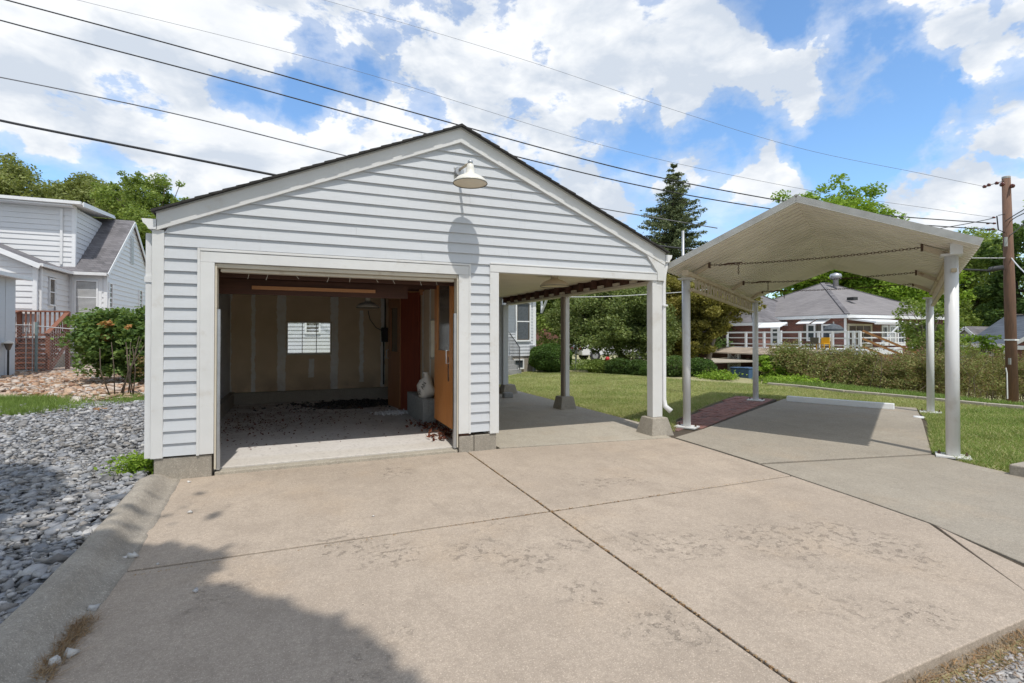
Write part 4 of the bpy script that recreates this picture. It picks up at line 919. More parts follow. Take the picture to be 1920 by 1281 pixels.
m1 = MB(); prof = [(.07, 0), (.125, .02), (.14, .1), (.13, .2), (.10, .28), (.06, .33), (.045, .37), (.06, .41)]; m1.lathe((1.83, 7.95, .446), prof, 20)
m1.v = [(x + .02 * math.sin(z * 23 + y * 9), y * 1.0 + .025 * math.sin(z * 17 + x * 30), z) for x, y, z in m1.v]; sb = m1.build('bag_body', 'bag', sk, True)
def text(s, loc, rot, size, mat, parent, name='lettering', ext=.001):
    cu = bpy.data.curves.new(name, 'FONT'); cu.body = s; cu.size = size; cu.extrude = ext; cu.align_x = 'CENTER'; cu.align_y = 'CENTER'
    o = bpy.data.objects.new(name, cu); COL.objects.link(o); dg = bpy.context.evaluated_depsgraph_get(); me = bpy.data.meshes.new_from_object(o.evaluated_get(dg)); bpy.data.objects.remove(o)
    me.transform(Matrix.Translation(loc) @ rot); me.materials.clear(); return link(name, me, mat, parent)
rt = Matrix.Rotation(R(-38), 4, 'Z') @ Matrix.Rotation(R(90), 4, 'X') @ Matrix.Rotation(R(62), 4, 'Z')
text('VILAN', Vector((1.745, 7.845, .60)), rt, .085, 'ink', sb)
P = RNG.normal(size=(900, 2)) * (.13, .10) + (1.50, 9.05); tag(rocks(np.c_[P, RNG.uniform(.055, .075, len(P))], RNG.uniform(.006, .018, len(P)), 'spilled_granules', 'whitepow'), 'spilled white granules on the floor beside the concrete blocks', kind='stuff')
n = 1500; P = np.r_[np.c_[RNG.normal(size=n // 2) * .35 - .75, RNG.normal(size=n // 2) * .9 + 9.0], np.c_[RNG.normal(size=n // 3) * .5 + .1, RNG.normal(size=n // 3) * .8 + 9.2], np.c_[RNG.uniform(-1.1, 1.8, n // 6), RNG.uniform(6.9, 10, n // 6)]]; P = P[(P[:, 0] > -1.2) & (P[:, 1] < 11.2) & (P[:, 1] > 6.6)]
Vv, Ff = leaves(np.c_[P, np.full(len(P), .060)], .030, 3); tag(fastmesh('fallen_leaves', Vv, Ff, 'leaf_brown'), 'dead red brown leaves scattered over the garage floor', kind='stuff')
n = 260; P = np.c_[RNG.normal(size=n) * .12 + 1.80, RNG.uniform(6.4, 7.9, n)]; P = P[P[:, 0] < 1.95]; Vv, Ff = leaves(np.c_[P, RNG.uniform(.06, .12, len(P))], .06, 1); tag(fastmesh('leaf_litter', Vv, Ff, 'leaf_brown'), 'heap of dead leaves under the orange door leaf', kind='stuff')
n = 700; P = np.c_[RNG.normal(size=n) * .6 + .9, RNG.normal(size=n) * .28 + 10.7]; tag(rocks(np.c_[P, np.full(n, .055)], RNG.uniform(.006, .03, n), 'charred_debris', 'black'), 'black charred debris lying on the oil stain', kind='stuff')

# ================================================================== METAL CANOPY
th = R(29.6); bv = Vector((math.cos(th), math.sin(th), 0)); av = Vector((math.sin(th), -math.cos(th), 0)); FC = Vector((6.353, 4.79, 0)) + av * .03
def cp(s, d, z): return FC + av * s + bv * d + Vector((0, 0, z))
can = thing('metal_canopy', FC + bv * 2, 'cream corrugated metal gable canopy on four round white columns', 'canopy')
D0, D1, HW = -.60, 4.55, 1.735
def zr(d): return 3.245 - (d - D0) / 5.15 * .33
def ze_(d): return 2.485 - (d - D0) / 5.15 * .19
for sgn in (-1, 1):
    vs = []; fs = []; per = .150; st_ = []
    for k in range(int((D1 - D0) / per)):
        for (o_, w_) in ((0, -.075), (.100, -.075), (.106, 0), (.144, 0)): st_.append((D0 + k * per + o_, w_))
    st_.append((D1, -.075)); n = len(st_) - 1
    for d, w_ in st_: vs += [cp(0, d, zr(d) + w_), cp(sgn * HW, d, ze_(d) + w_)]
    for i in range(n): fs.append((2*i, 2*i+1, 2*i+3, 2*i+2))
    o = MB().add(vs, fs).build('roof_sheet', 'canopy', can, False); sm = o.modifiers.new('solid', 'SOLIDIFY'); sm.thickness = .002
    for (d, dz, wd) in ((D0 + .012, -.035, .085), (D1 - .012, -.03, .06)):
        MB().bar(cp(sgn * .001, d, zr(d) + dz), cp(sgn * (HW + .01), d, ze_(d) + dz), .022, wd).build('edge_trim', 'galv', can)
    MB().bar(cp(sgn * (HW - .005), D0, ze_(D0) - .005), cp(sgn * (HW - .005), D1, ze_(D1) - .005), .02, .03).build('eave_angle', 'galv', can)
MB().bar(cp(0, D0, zr(D0) + .012), cp(0, D1, zr(D1) + .012), .05, .012).build('ridge_cap', 'galv', can)
for i in range(13):
    d = D0 + .1 + i * .4; MB().lathe(cp(0.03, d, zr(d) - .028), [(.012, 0), (.012, .012)], 8).build('ridge_bolt', 'rust', can)
for sgn, s in ((-1, -1.50), (1, 1.555)):
    zc0, zc1 = (2.36, 2.17) if sgn < 0 else (2.42, 2.20)
    dA, dB = -.34, 4.25
    def zz_(d, o=0): return zc0 + (zc1 - zc0) * (d - dA) / (dB - dA) + o
    t1 = MB().bar(cp(s, dA, zz_(dA, .03)), cp(s, dB, zz_(dB, .03)), .085, .055).build('truss_top_chord', 'rusty', can, bevel=.004)
    MB().bar(cp(s, dA + .25, zz_(dA, -.20)), cp(s, dB - .15, zz_(dB, -.20)), .05, .04).build('truss_bottom_chord', 'rusty', can)
    k = 0; d = dA + .45
    while d < dB - .3:
        MB().bar(cp(s, d, zz_(d, .0)), cp(s, d + .03, zz_(d, -.18)), .025, .018).build('truss_web', 'rusty', can)
        if k % 2 == 0: MB().bar(cp(s, d + .03, zz_(d, -.18)), cp(s, d + .16, zz_(d, .0)), .014, .014).build('truss_diagonal', 'rusty', can)
        d += .165; k += 1
    cxs = [0.0, 3.95] if sgn < 0 else [0.0, 4.14]
    for j, dd in enumerate(cxs):
        px_ = {(-1, 0): G(1288, 801.5), (-1, 1): G(1417, 751), (1, 0): G(1787, 857), (1, 1): G(1745, 774)}[(sgn, j)]
        ht = {(-1, 0): 2.325, (-1, 1): 2.185, (1, 0): 2.395, (1, 1): 2.135}[(sgn, j)]; rr = .066 if sgn > 0 and j == 0 else .058
        MB().lathe(px_, [(rr, .01), (rr, ht)], 28).build('column', 'column', can, True)
        lx, ly = bv * .17, av * .11
        MB().obox(px_ + Vector((0, 0, .012)), bv * .13, av * .16, (0, 0, .009)).build('base_plate', 'white', can)
        MB().obox(px_ + Vector((0, 0, ht + .012)), bv * .11, av * .10, (0, 0, .012)).build('cap_plate', 'white', can)
        for sx_ in (-1, 1): MB().lathe(px_ + av * sx_ * .125 + bv * .03 + Vector((0, 0, .02)), [(.016, 0), (.016, .022), (.008, .024), (.008, .045)], 6).build('anchor_bolt', 'rust', can)
    if sgn > 0: MB().obox(cp(s, dA - .03, 2.43), bv * .03, av * .055, (0, 0, .062)).build('beam_end_cap', 'white', can)
    else: MB().obox(cp(s, dA - .03, 2.39), bv * .02, av * .045, (0, 0, .04)).build('beam_end_cap', 'rusty', can)
for i, (dd, zc_) in enumerate(((.1, 2.54), (2.3, 2.45), (4.0, 2.405))):
    pl, pr_ = cp(-1.28, dd, zc_), cp(1.27, dd, zc_)
    for p_, s_ in ((pl, -1.52), (pr_, 1.54)):
        base_ = cp(s_, dd, zc_ - .13 - i * .015); MB().bar(base_, p_, .05, .055).build('strut', 'rusty', can)
        MB().obox(p_, av * .012, bv * .03, (0, 0, .045)).build('strut_plate', 'rust', can)
    n = 70; mb = MB()
    for k in range(n):
        t = (k + .5) / n; c = pl.lerp(pr_, t) + Vector((0, 0, -.03 * 4 * t * (1 - t))); d_ = (pr_ - pl) / n * .62
        s1 = bv if k % 2 else Vector((0, 0, 1)); ring = []
        for q in range(9):
            a_ = 2 * math.pi * q / 8; ring.append(c + d_ * math.cos(a_) * 1.05 + s1 * .0125 * math.sin(a_))
        mb.tube(ring, .0040, 4, False)
    mb.build('tie_chain', 'rust', can)
    tb = pl.lerp(pr_, .10); MB().tube([tb + Vector((0, 0, -.02)) - av * .12, tb + av * .02 + Vector((0, 0, .0)), tb + av * .22], [.006, .014, .008], 6).build('turnbuckle', 'rust', can)
    mb = MB(); c0 = pl.lerp(pr_, .165)
    for k in range(6):
        c = c0 + Vector((0, 0, -.03 - k * .026)); s1 = bv if k % 2 else av; ring = [c + Vector((0, 0, .018 * math.cos(2 * math.pi * q / 8))) + s1 * .0095 * math.sin(2 * math.pi * q / 8) for q in range(9)]; mb.tube(ring, .0035, 4, False)
    mb.build('hanging_chain_end', 'rust', can)
# parking stop
a_, b_ = G(1476, 752), G(1677, 768); dv = (b_ - a_).normalized(); nv = Vector((dv.y, -dv.x, 0)); mb = MB()
mb.prism([a_ - nv * .075, a_ - nv * .055 + Vector((0, 0, .115)), a_ + nv * .055 + Vector((0, 0, .115)), a_ + nv * .075], b_ - a_); ps = mb.build('parking_stop', 'white_far', bevel=.012)
tag(ps, 'white concrete parking stop at the back of the canopy slab', 'parking stop')
q = G(1723, 783); tag(MB().lathe((q.x, q.y, 0), [(.09, 0), (.08, .02), (.001, .024)], 14).build('drain_cap', 'white_far'), 'small white round cap in the lawn by the rear right column', 'drain cap')

# ================================================================== BUILDINGS BEHIND
def gable_roof(name, mat, parent, x0, x1, y0, y1, ze, zrg, axis='x', th=.10, over=.3):
    """ridge along axis"""
    mb = MB()
    if axis == 'x':
        ym = (y0 + y1) / 2; sl = (zrg - ze) / (ym - y0)
        for sg, ye in ((-1, y0 - over), (1, y1 + over)):
            zl = zrg - sl * abs(ym - ye); mb.prism([(x0 - over, ye, zl), (x0 - over, ym, zrg), (x0 - over, ym, zrg + th), (x0 - over, ye, zl + th)], (x1 - x0 + 2 * over, 0, 0))
    else:
        xm = (x0 + x1) / 2; sl = (zrg - ze) / (xm - x0)
        for sg, xe in ((-1, x0 - over), (1, x1 + over)):
            zl = zrg - sl * abs(xm - xe); mb.prism([(xe, y0 - over, zl), (xm, y0 - over, zrg), (xm, y0 - over, zrg + th), (xe, y0 - over, zl + th)], (0, y1 - y0 + 2 * over, 0))
    return mb.build(name, mat, parent)
# ---- white house on the left
H = thing('white_house', (-10, 30, 0), 'white clapboard house with grey shingled roof and wide dormer behind the brown stairs', 'house')
GX, BY = -8.83, 30.0; WX, WY = -10.30, 26.9; DXc, DY = -10.07, 30.0
s8 = .245
MB().box(GX - 13, BY + .06, -.1, GX - .06, 37.9, 4.6).build('wall_core', 'siding_w', H)
sided_wall(H, 'x', BY, WX + .0, GX - .12, .6, 4.55, s8, -1, 'siding_w', t=.036, holes=[(-10.12, -9.10, 2.3, 4.25)])
MB().box(-10.16, BY - .05, .9, -9.02, BY + .06, 4.45).build('bay_panel', 'white_far', H)
window(H, 'x', BY - .06, -10.06, -9.15, 2.45, 4.10, -1, .07, 'glass_pane' if 0 else 'smoke', True, depth=.05)
bl = MB()
for k in range(26): bl.box(-9.98, BY - .085, 2.56 + k * .056, -9.23, BY - .072, 2.56 + k * .056 + .034)
tag(bl.build('window_blind', 'blind', H), kind='stuff')
MB().box(GX - .12, BY - .03, .5, GX + .02, BY + .1, 4.56).build('corner_trim', 'white_far', H)
# gable end facing the garage
ym = 33.8; za, zf_, zb_ = 7.74, 4.62, 4.3
def gtop(z):
    if z <= zf_: lo = BY
    else: lo = BY + (ym - BY) * (z - zf_) / (za - zf_)
    if z <= zb_: hi = 38.0
    else: hi = 38.0 - (38.0 - ym) * (z - zb_) / (za - zb_)
    return lo, hi
MB().prism([(GX - .08, BY, .3), (GX - .08, 38, .3), (GX - .08, 38, zb_), (GX - .08, ym, za - .02), (GX - .08, BY, zf_)], (.06, 0, 0)).build('gable_wall', 'siding_w', H)
sided_wall(H, 'y', GX, BY + .1, 38, .6, 7.6, s8, 1, 'siding_w', t=.036, top=gtop)
for (y0, y1, z0, z1, nm) in ((30.12, 30.62, 2.5, 4.05, 'w'), (35.0, 35.6, 2.7, 4.1, 'w')): window(H, 'y', GX + .02, y0, y1, z0, z1, 1, .06, 'smoke')
v_ = MB(); v_.box(GX + .01, 33.40, 5.4, GX + .05, 33.95, 6.9); vo = v_.build('attic_vent', 'siding', H)
for k in range(14): MB().box(GX + .052, 33.45, 5.45 + k * .1, GX + .062, 33.9, 5.50 + k * .1).build('louvre', 'galv', vo)
# main roof and rake trims
def slab_roof(nm, mat, pts, th=.12):
    mb = MB(); mb.prism(pts, (0, 0, th)); return mb.build(nm, mat, H)
slab_roof('roof', 'shingle_grey', [(GX + .12, BY - .3, zf_ - .24), (GX + .12, ym, za), (GX - 14, ym, za), (GX - 14, BY - .3, zf_ - .24)])
slab_roof('roof', 'shingle_grey', [(GX + .12, 38.3, zb_ - .24), (GX + .12, ym, za), (GX - 14, ym, za), (GX - 14, 38.3, zb_ - .24)])
MB().bar((GX + .13, BY - .3, zf_ - .26), (GX + .13, ym, za - .02), .04, .17).build('rake_board', 'white_far', H)
MB().bar((GX + .13, 38.3, zb_ - .26), (GX + .13, ym, za - .02), .04, .17).build('rake_board', 'white_far', H)
gh = gutter(H, 0, 0, 1, 0, 1); bpy.data.objects.remove(gh)
MB().box(WX, BY - .42, zf_ - .30, GX + .10, BY - .30, zf_ - .16).build('gutter', 'gutter', H)
# dormer
MB().box(-24, DY + .02, 4.3, DXc - .02, 33.6, 7.55).build('dormer_core', 'siding_w', H)
sided_wall(H, 'x', DY, -17.5, DXc - .12, 4.7, 7.5, s8, -1, 'siding_w', t=.036)
MB().box(DXc - .13, DY - .03, 4.6, DXc + .02, DY + .1, 7.6).build('corner_trim', 'white_far', H)
def dtop(z): return (max(DY, BY + (ym - BY) * (-9), ), BY + (ym - BY) * (z - zf_) / (za - zf_))
z = 4.7
while z < 7.5:
    yl = DY; yh = BY + (ym - BY) * (z - zf_) / (za - zf_); yh2 = BY + (ym - BY) * (z + s8 - zf_) / (za - zf_)
    if yh > yl: mb = MB(); clap(mb, yl + .1, yh, z, min(z + s8, 7.52), DXc, .032, yl + .1, yh2, 'y', 1); mb.build('siding_board', 'siding_w', H)
    z += s8
MB().prism([(-24, DY - .55, 7.60), (-24, 33.9, 7.92), (-24, 33.9, 8.0), (-24, DY - .55, 7.70)], (24 + DXc + .45, 0, 0)).build('dormer_roof', 'white_far', H)
MB().box(-24, DY - .70, 7.60, DXc + .42, DY - .55, 7.74).build('gutter', 'gutter', H)
MB().box(-24, DY - .55, 7.52, DXc + .05, DY, 7.585).build('soffit', 'white_far', H)
MB().prism([(DXc + .46, DY - .56, 7.52), (DXc + .46, 33.6, 7.86), (DXc + .46, 33.6, 8.02), (DXc + .46, DY - .56, 7.74)], (.04, 0, 0)).build('dormer_rake', 'white_far', H)
MB().box(-10.62, DY - .10, 4.8, -10.52, DY - .02, 7.45).build('downspout', 'gutter', H)
# lower wing toward the stairs
MB().box(-22, WY + .05, -.1, WX - .05, BY + .2, 4.3).build('wing_core', 'siding_w', H)
def wtop(z): return (-22, WX if z < 4.35 else WX - (z - 4.35) / .46)
sided_wall(H, 'x', WY, -13.6, WX - .12, .6, 5.4, s8, -1, 'siding_w', t=.036, top=wtop)
sided_wall(H, 'y', WX, WY + .1, BY, .6, 4.35, s8, 1, 'siding_w', t=.036, holes=[(27.85, 28.65, 2.6, 4.1)])
MB().box(WX - .13, WY - .03, .5, WX + .02, WY + .1, 4.5).build('corner_trim', 'white_far', H)
window(H, 'y', WX + .0, 27.95, 28.55, 2.75, 3.98, 1, .06, 'smoke')
MB().prism([(WX + .2, WY - .28, 4.30), (-15, WY - .28, 4.30 + (WX + .2 + 15) * .46), (-15, WY - .28, 4.44 + (WX + .2 + 15) * .46), (WX + .2, WY - .28, 4.44)], (0, 3.3, 0)).build('wing_roof', 'shingle_grey', H)
MB().bar((WX + .22, WY - .31, 4.31), (-14, WY - .31, 4.31 + (WX + .22 + 14) * .46), .04, .20).build('rake_board', 'white_far', H)
MB().box(WX + .20, WY - .3, 4.32, WX + .32, BY - .3, 4.44).build('gutter', 'gutter', H)
MB().box(WX + .03, WY + .14, .6, WX + .11, WY + .24, 4.35).build('downspout', 'gutter', H)
MB().box(-22, WY + .0, -.1, WX, BY, .62).build('foundation', 'block', H)
MB().box(GX - 13, BY + .01, -.1, GX - .02, 37.9, .62).build('foundation', 'block', H)
# ---- smooth white shed at the far left
S = thing('white_shed', (-9.9, 20, 0), 'smooth pale shed wall at the left edge of the picture with a low eave', 'shed')
MB().box(-14, 13.5, 0, -9.36, 22.95, 3.42).build('wall', mk('shed_panel', siding_fn((.56, .60, .64))), S)
for k in range(16): MB().box(-9.358, 13.6 + k * .58, .1, -9.352, 13.62 + k * .58, 3.4).build('panel_seam', 'siding', S)
MB().box(-14.2, 13.3, 3.43, -9.10, 23.2, 3.52).build('roof', 'white_far', S)
MB().box(-9.095, 13.3, 3.40, -8.98, 23.2, 3.53).build('gutter', 'gutter', S)
# ---- path lamp
q = PX(15, 706, -9.22); q.z = 0; L_ = thing('path_lamp', q, 'small black path lamp on a stake beside the pale shed', 'lamp')
MB().tube([q, q + Vector((0, 0, .95))], .03, 8).build('stake', 'black', L_); MB().lathe(q + Vector((0, 0, .95)), [(.05, 0), (.12, .22)], 10).build('lantern', 'smoke', L_); MB().lathe(q + Vector((0, 0, 1.17)), [(.17, 0), (.13, .05), (.01, .1)], 12).build('lamp_shade', 'lampwhite', L_, True)
# ---- brown deck stairs
ST = thing('deck_stairs', (-9.6, 25.8, 0), 'red brown wooden stairs with railings leading up to the white house', 'stairs')
sx0, sx1, sy0 = -10.75, -9.25, 25.0
for k in range(7):
    z = .19 * (k + 1); y = sy0 + .27 * k
    MB().box(sx0, y, z - .04, sx1, y + .30, z).build('tread', 'deck', ST); MB().box(sx0, y + .012, z - .19, sx1, y + .03, z - .075).build('riser', 'joist', ST)  # risers use a darker wood to paint in the shaded gaps between steps
for x in (sx0 - .04, sx1): MB().prism([(x, sy0, 0), (x, sy0 + 1.9, 1.33), (x, sy0 + 1.9, 1.1), (x, sy0 + .3, 0)], (.04, 0, 0)).build('stringer', 'deck', ST)
MB().box(-13.5, 26.75, 1.2, sx1, WY - .02, 1.33).build('deck_floor', 'deck', ST)
for x, y, h in ((sx0 - .1, sy0 - .05, 2.05), (sx1 - .02, sy0 - .05, 1.55), (sx0 - .1, 26.7, 2.45), (sx1 - .02, 26.7, 2.45), (-12.2, 26.7, 2.45)): MB().box(x, y, 0, x + .13, y + .13, h).build('rail_post', 'deck', ST)
MB().bar((sx1 + .04, sy0 - .1, 1.5), (sx1 + .04, 26.75, 2.42), .16, .06).build('handrail', 'deck', ST)
MB().bar((sx0 - .04, sy0 - .1, 2.05), (sx0 - .04, 26.75, 2.45), .16, .06).build('handrail', 'deck', ST)
MB().box(sx0 - 1.5, 26.66, 2.42, sx1 + .1, 26.80, 2.48).build('handrail', 'deck', ST); MB().box(sx0, 26.71, 1.42, sx1, 26.75, 1.52).build('bottom_rail', 'deck', ST)
for k in range(9): MB().box(sx0 + .16 + k * .155, 26.71, 1.52, sx0 + .21 + k * .155, 26.75, 2.42).build('baluster', 'deck', ST)
for k in range(8): y = sy0 + .15 + k * .2; MB().box(sx1 + .02, y, .35 + k * .15, sx1 + .06, y + .04, 1.5 + k * .115).build('baluster', 'deck', ST)
for k in range(6): MB().box(sx0 - .08, sy0 + k * .28, .1, sx0 - .05, sy0 + .12 + k * .28, 1.9 + k * .06).build('side_slat', 'deck', ST)
# ---- chain link gate and fence
def chainlink(parent, x0, x1, y, z0, z1, step=.11):
    mb = MB(); w_ = x1 - x0; h_ = z1 - z0; n = int((w_ + h_) / step)
    for k in range(n):
        c = k * step
        for sg in (1, -1):
            xa = max(0, c - h_); xb = min(w_, c); za_, zb2 = c - xa, c - xb
            if xb - xa < .02: continue
            X0, X1 = (x0 + xa, x0 + xb) if sg > 0 else (x1 - xa, x1 - xb)
            mb.bar((X0, y, z0 + za_), (X1, y + .004 * sg, z0 + zb2), .005, .005)
    return tag(mb.build('wire_mesh', 'track', parent), kind='stuff')
GT = thing('chain_link_gate', (-10, 24.3, 0), 'silver chain link gate standing before the brown stairs', 'gate')
g0, g1, gy_ = -10.72, -9.40, 24.3
for x in (g0, g1): MB().tube([(x, gy_, .02), (x, gy_, 1.85)], .022, 8).build('gate_post', 'track', GT)
MB().tube([(g0, gy_, 1.85), (g1, gy_, 1.83)], .02, 8).build('rail', 'track', GT); MB().tube([(g0, gy_, .12), (g1, gy_, .12)], .018, 8).build('rail', 'track', GT); MB().tube([(g0, gy_, 1.35), (g1, gy_, 1.35)], .014, 8).build('rail', 'track', GT)
MB().tube([(g1 - .18, gy_ - .04, .02), (g1 - .18, gy_ - .04, 1.75)], .018, 8).build('latch_pole', 'track', GT)
chainlink(GT, g0, g1, gy_, .12, 1.85)
FN = thing('chain_link_fence', (-9, 24.3, 0), 'chain link fence panel between the gate and the large shrub', 'fence')
MB().tube([(-9.30, gy_, 0), (-9.30, gy_, 1.95)], .045, 10).build('fence_post', 'fence_green', FN); MB().tube([(-8.0, gy_, 0), (-8.0, gy_, 1.5)], .03, 10).build('fence_post', 'track', FN); MB().tube([(-9.3, gy_, 1.8), (-6.4, gy_, 1.5)], .02, 8).build('rail', 'track', FN)
chainlink(FN, -9.28, -6.6, gy_, .1, 1.62)

# ---- owner's house beyond the carport
OH = thing('grey_house', (5, 18.4, 0), 'grey sided house with white window seen through the open carport', 'house')
ox, oy = 8.66, 18.2
MB().box(-3, oy + .05, .62, ox - .04, 26, 4.4).build('wall_core', 'siding', OH)
sided_wall(OH, 'x', oy, -2.5, ox - .1, .62, 3.6, .125, -1, 'siding', holes=[(7.86, 8.40, 1.2, 2.75)], each=False)
sided_wall(OH, 'y', ox, oy + .05, 25.8, .62, 3.6, .125, 1, 'siding', each=False)
MB().box(ox - .10, oy - .03, -.02, ox + .03, oy + .1, 3.6).build('corner_trim', 'white_far', OH)
MB().box(-2.5, oy + .02, -.2, ox - .06, 25.8, .62).build('foundation', 'block', OH)
wq = window(OH, 'x', oy - .01, 7.79, 8.46, 1.20, 2.80, -1, .06, 'smoke', True); 
MB().box(7.9, oy - .028, 1.30, 8.35, oy - .018, 2.68).build('screen', 'umbrella', wq)
window(OH, 'x', oy - .01, .9, 1.5, 1.35, 2.5, -1, .06, 'smoke', True); window(OH, 'x', oy - .01, .05, .55, 1.5, 2.4, -1, .06, 'smoke', True)
window(OH, 'x', oy - .0, 7.72, 8.16, .1, .5, -1, .05, 'glass', False)
MB().box(7.45, oy - .07, -.05, 7.66, oy + .02, .60).build('footing', 'block', OH)
MB().box(8.42, oy - .12, .82, 8.62, oy - .02, 1.05).build('meter_box', 'track', OH, bevel=.01)
gable_roof('roof', 'shingle_grey', OH, -3, ox, oy, 26, 3.6, 6.0, 'x')
MB().box(-3.2, oy - .45, 3.42, ox + .3, oy - .28, 3.58).build('gutter', 'gutter', OH)
for x in (7.35, 8.95): 
    MB().bar((x, oy - .02, 2.35), (x, oy - .02, 3.3), .07, .07).build('bracket', 'white_far', OH); MB().bar((x, oy - .04, 2.40), (x + .0, oy - .75, 3.15), .06, .08).build('bracket_brace', 'white_far', OH)
MB().box(7.2, oy - .85, 3.16, 7.75, oy, 3.26).build('porch_hood', 'white_far', OH)
SP = thing('porch_steps', (7.0, 17.6, 0), 'concrete house steps with black iron handrail seen through the carport', 'steps')
for k in range(4): MB().box(6.2, oy - 1.15 + k * .28, -.02, 7.55, oy - .02, .16 * (k + 1)).build('step', 'cinder', SP)
for x in (6.3, 7.5):
    MB().tube([(x, oy - 1.1, .05), (x, oy - 1.1, 1.0), (x, oy - .1, 1.55)], .018, 6).build('handrail', 'black', SP)
    for k in range(8): MB().tube([(x, oy - 1.0 + k * .12, .4 + k * .04), (x, oy - 1.0 + k * .12, 1.05 + k * .066)], .010, 5).build('baluster', 'black', SP)

# ---- brick house to the right
BH = thing('brick_house', (31, 21, -1.4), 'low red brick house with mauve hipped roof and white deck behind the hedge', 'house')
bx, by = 28.14, 18.55; bz0, bz1 = -1.4, 2.45; bx1, by1 = 37.6, 27.4
def hip(name, mat, parent, x0, x1, y0, y1, z0, z1, ov=.45, th=.0):
    x0 -= ov; x1 += ov; y0 -= ov; y1 += ov; w_, l_ = x1 - x0, y1 - y0; h2 = min(w_, l_) / 2
    if w_ >= l_: r0, r1 = (x0 + h2, (y0 + y1) / 2, z1), (x1 - h2, (y0 + y1) / 2, z1)
    else: r0, r1 = ((x0 + x1) / 2, y0 + h2, z1), ((x0 + x1) / 2, y1 - h2, z1)
    v = [(x0, y0, z0), (x1, y0, z0), (x1, y1, z0), (x0, y1, z0), r0, r1]
    f = [(0, 1, 5, 4), (1, 2, 5), (2, 3, 4, 5), (3, 0, 4)] if w_ >= l_ else [(0, 1, 4), (1, 2, 5, 4), (2, 3, 5), (3, 0, 4, 5)]
    o = MB().add(v, f + [(3, 2, 1, 0)]).build(name, mat, parent)
    MB().box(x0 - .02, y0 - .02, z0 - .2, x1 + .02, y1 + .02, z0 - .02).build('fascia', 'white_far', parent)
    hp = MB()
    for a in ((0, 4), (1, 5 if w_ >= l_ else 4), (2, 5), (3, 4 if w_ >= l_ else 5)): hp.bar(v[a[0]], v[a[1]], .22, .06)
    hp.bar(r0, r1, .25, .07); tag(hp.build('hip_cap', 'shingle_grey', parent), kind='stuff')
    return o
MB().box(bx, by, bz0, bx1, by1, bz1).build('wall', 'brick', BH)
hip('roof', 'shingle_mauve', BH, bx, bx1, by, by1, 2.62, 5.0)
MB().box(25.8, 22.6, bz0, bx - .01, 31.5, 2.1).build('wing_wall', 'brick', BH)
hip('wing_roof', 'shingle_grey', BH, 25.8, 32, 22.6, 31.5, 2.25, 4.6)
rv = D(1567, 528, 33); m_ = MB().lathe((rv.x, rv.y, 4.7), [(.16, 0), (.16, .45), (.34, .5), (.36, .7), (.30, .82), (.05, .9)], 16); m_.build('roof_vent', 'track', BH, True)
rv = D(1598, 560, 30); MB().box(rv.x - .2, rv.y - .2, rv.z - .1, rv.x + .2, rv.y + .2, rv.z + .08).build('roof_vent', 'black', BH)
# windows: left face (looks toward -x) and right face (toward -y)
for (u0, u1, v0, v1, mid) in ((1513, 1530, 608, 640, True), (1541, 1560, 608, 640, True)):
    a = PX(u0, v0, bx); b = PX(u1, v1, bx); window(BH, 'y', bx - .01, min(a.y, b.y), max(a.y, b.y), b.z, a.z, -1, .10, 'glass', mid)
for (u0, u1) in ((1507, 1513), (1530, 1534), (1535, 1541), (1560, 1565)):
    a = PX(u0, 610, bx); b = PX(u1, 640, bx); MB().box(bx - .05, min(a.y, b.y), b.z, bx - .01, max(a.y, b.y), a.z).build('shutter', 'smoke', BH)
a = PX(1506, 606, bx - .6); b = PX(1560, 612, bx - .6)
for (u0, u1) in ((1507, 1532), (1536, 1558)):
    a = PX(u0, 604, bx); b = PX(u1, 604, bx); MB().prism([(bx - .02, min(a.y, b.y), a.z + .22), (bx - .7, min(a.y, b.y), a.z - .10), (bx - .7, min(a.y, b.y), a.z - .13), (bx - .02, min(a.y, b.y), a.z + .16)], (0, abs(a.y - b.y), 0)).build('awning', 'white_far', BH)
wy_ = 25.79
for (u0, u1) in ((1448, 1462), (1452, 1478)):
    a = PX(u0, 614, wy_); b = PX(u1, 645, wy_); 
a = PX(1446, 614, 25.8); b = PX(1462, 648, 25.8); window(BH, 'y', 25.79, min(a.y, b.y), max(a.y, b.y), b.z, a.z, -1, .12, 'glass', True)
a = PX(1454, 611, 25.8); MB().prism([(25.78, a.y - .8, a.z + .2), (25.1, a.y - .8, a.z - .1), (25.1, a.y - .8, a.z - .14), (25.78, a.y - .8, a.z + .12)], (0, 1.6, 0)).build('awning', 'white_far', BH)
a = PY(1588, 607, by); b = PY(1634, 650, by); sd_ = window(BH, 'x', by - .01, a.x, b.x, b.z, a.z, -1, .12, 'smoke', False, nv=2, fm='offwhite')
a = PY(1590, 600, by); b = PY(1655, 604, by); MB().prism([(a.x, by - .02, a.z + .1), (a.x, by - 1.5, a.z - .12), (a.x, by - 1.5, a.z - .20), (a.x, by - .02, a.z)], (b.x - a.x, 0, 0)).build('awning', 'white_far', BH)
for (u0, u1) in ((1652, 1664), (1666, 1679), (1681, 1696)):
    a = PY(u0, 610, by); b = PY(u1, 648, by); window(BH, 'x', by - .01, a.x, b.x, b.z, a.z, -1, .12, 'glass_pale' if u0 == 1666 else 'glass', False, nv=1)
MB().box(bx - .10, by - .12, bz0, bx - .02, by - .02, 2.4).build('downspout', 'gutter', BH)
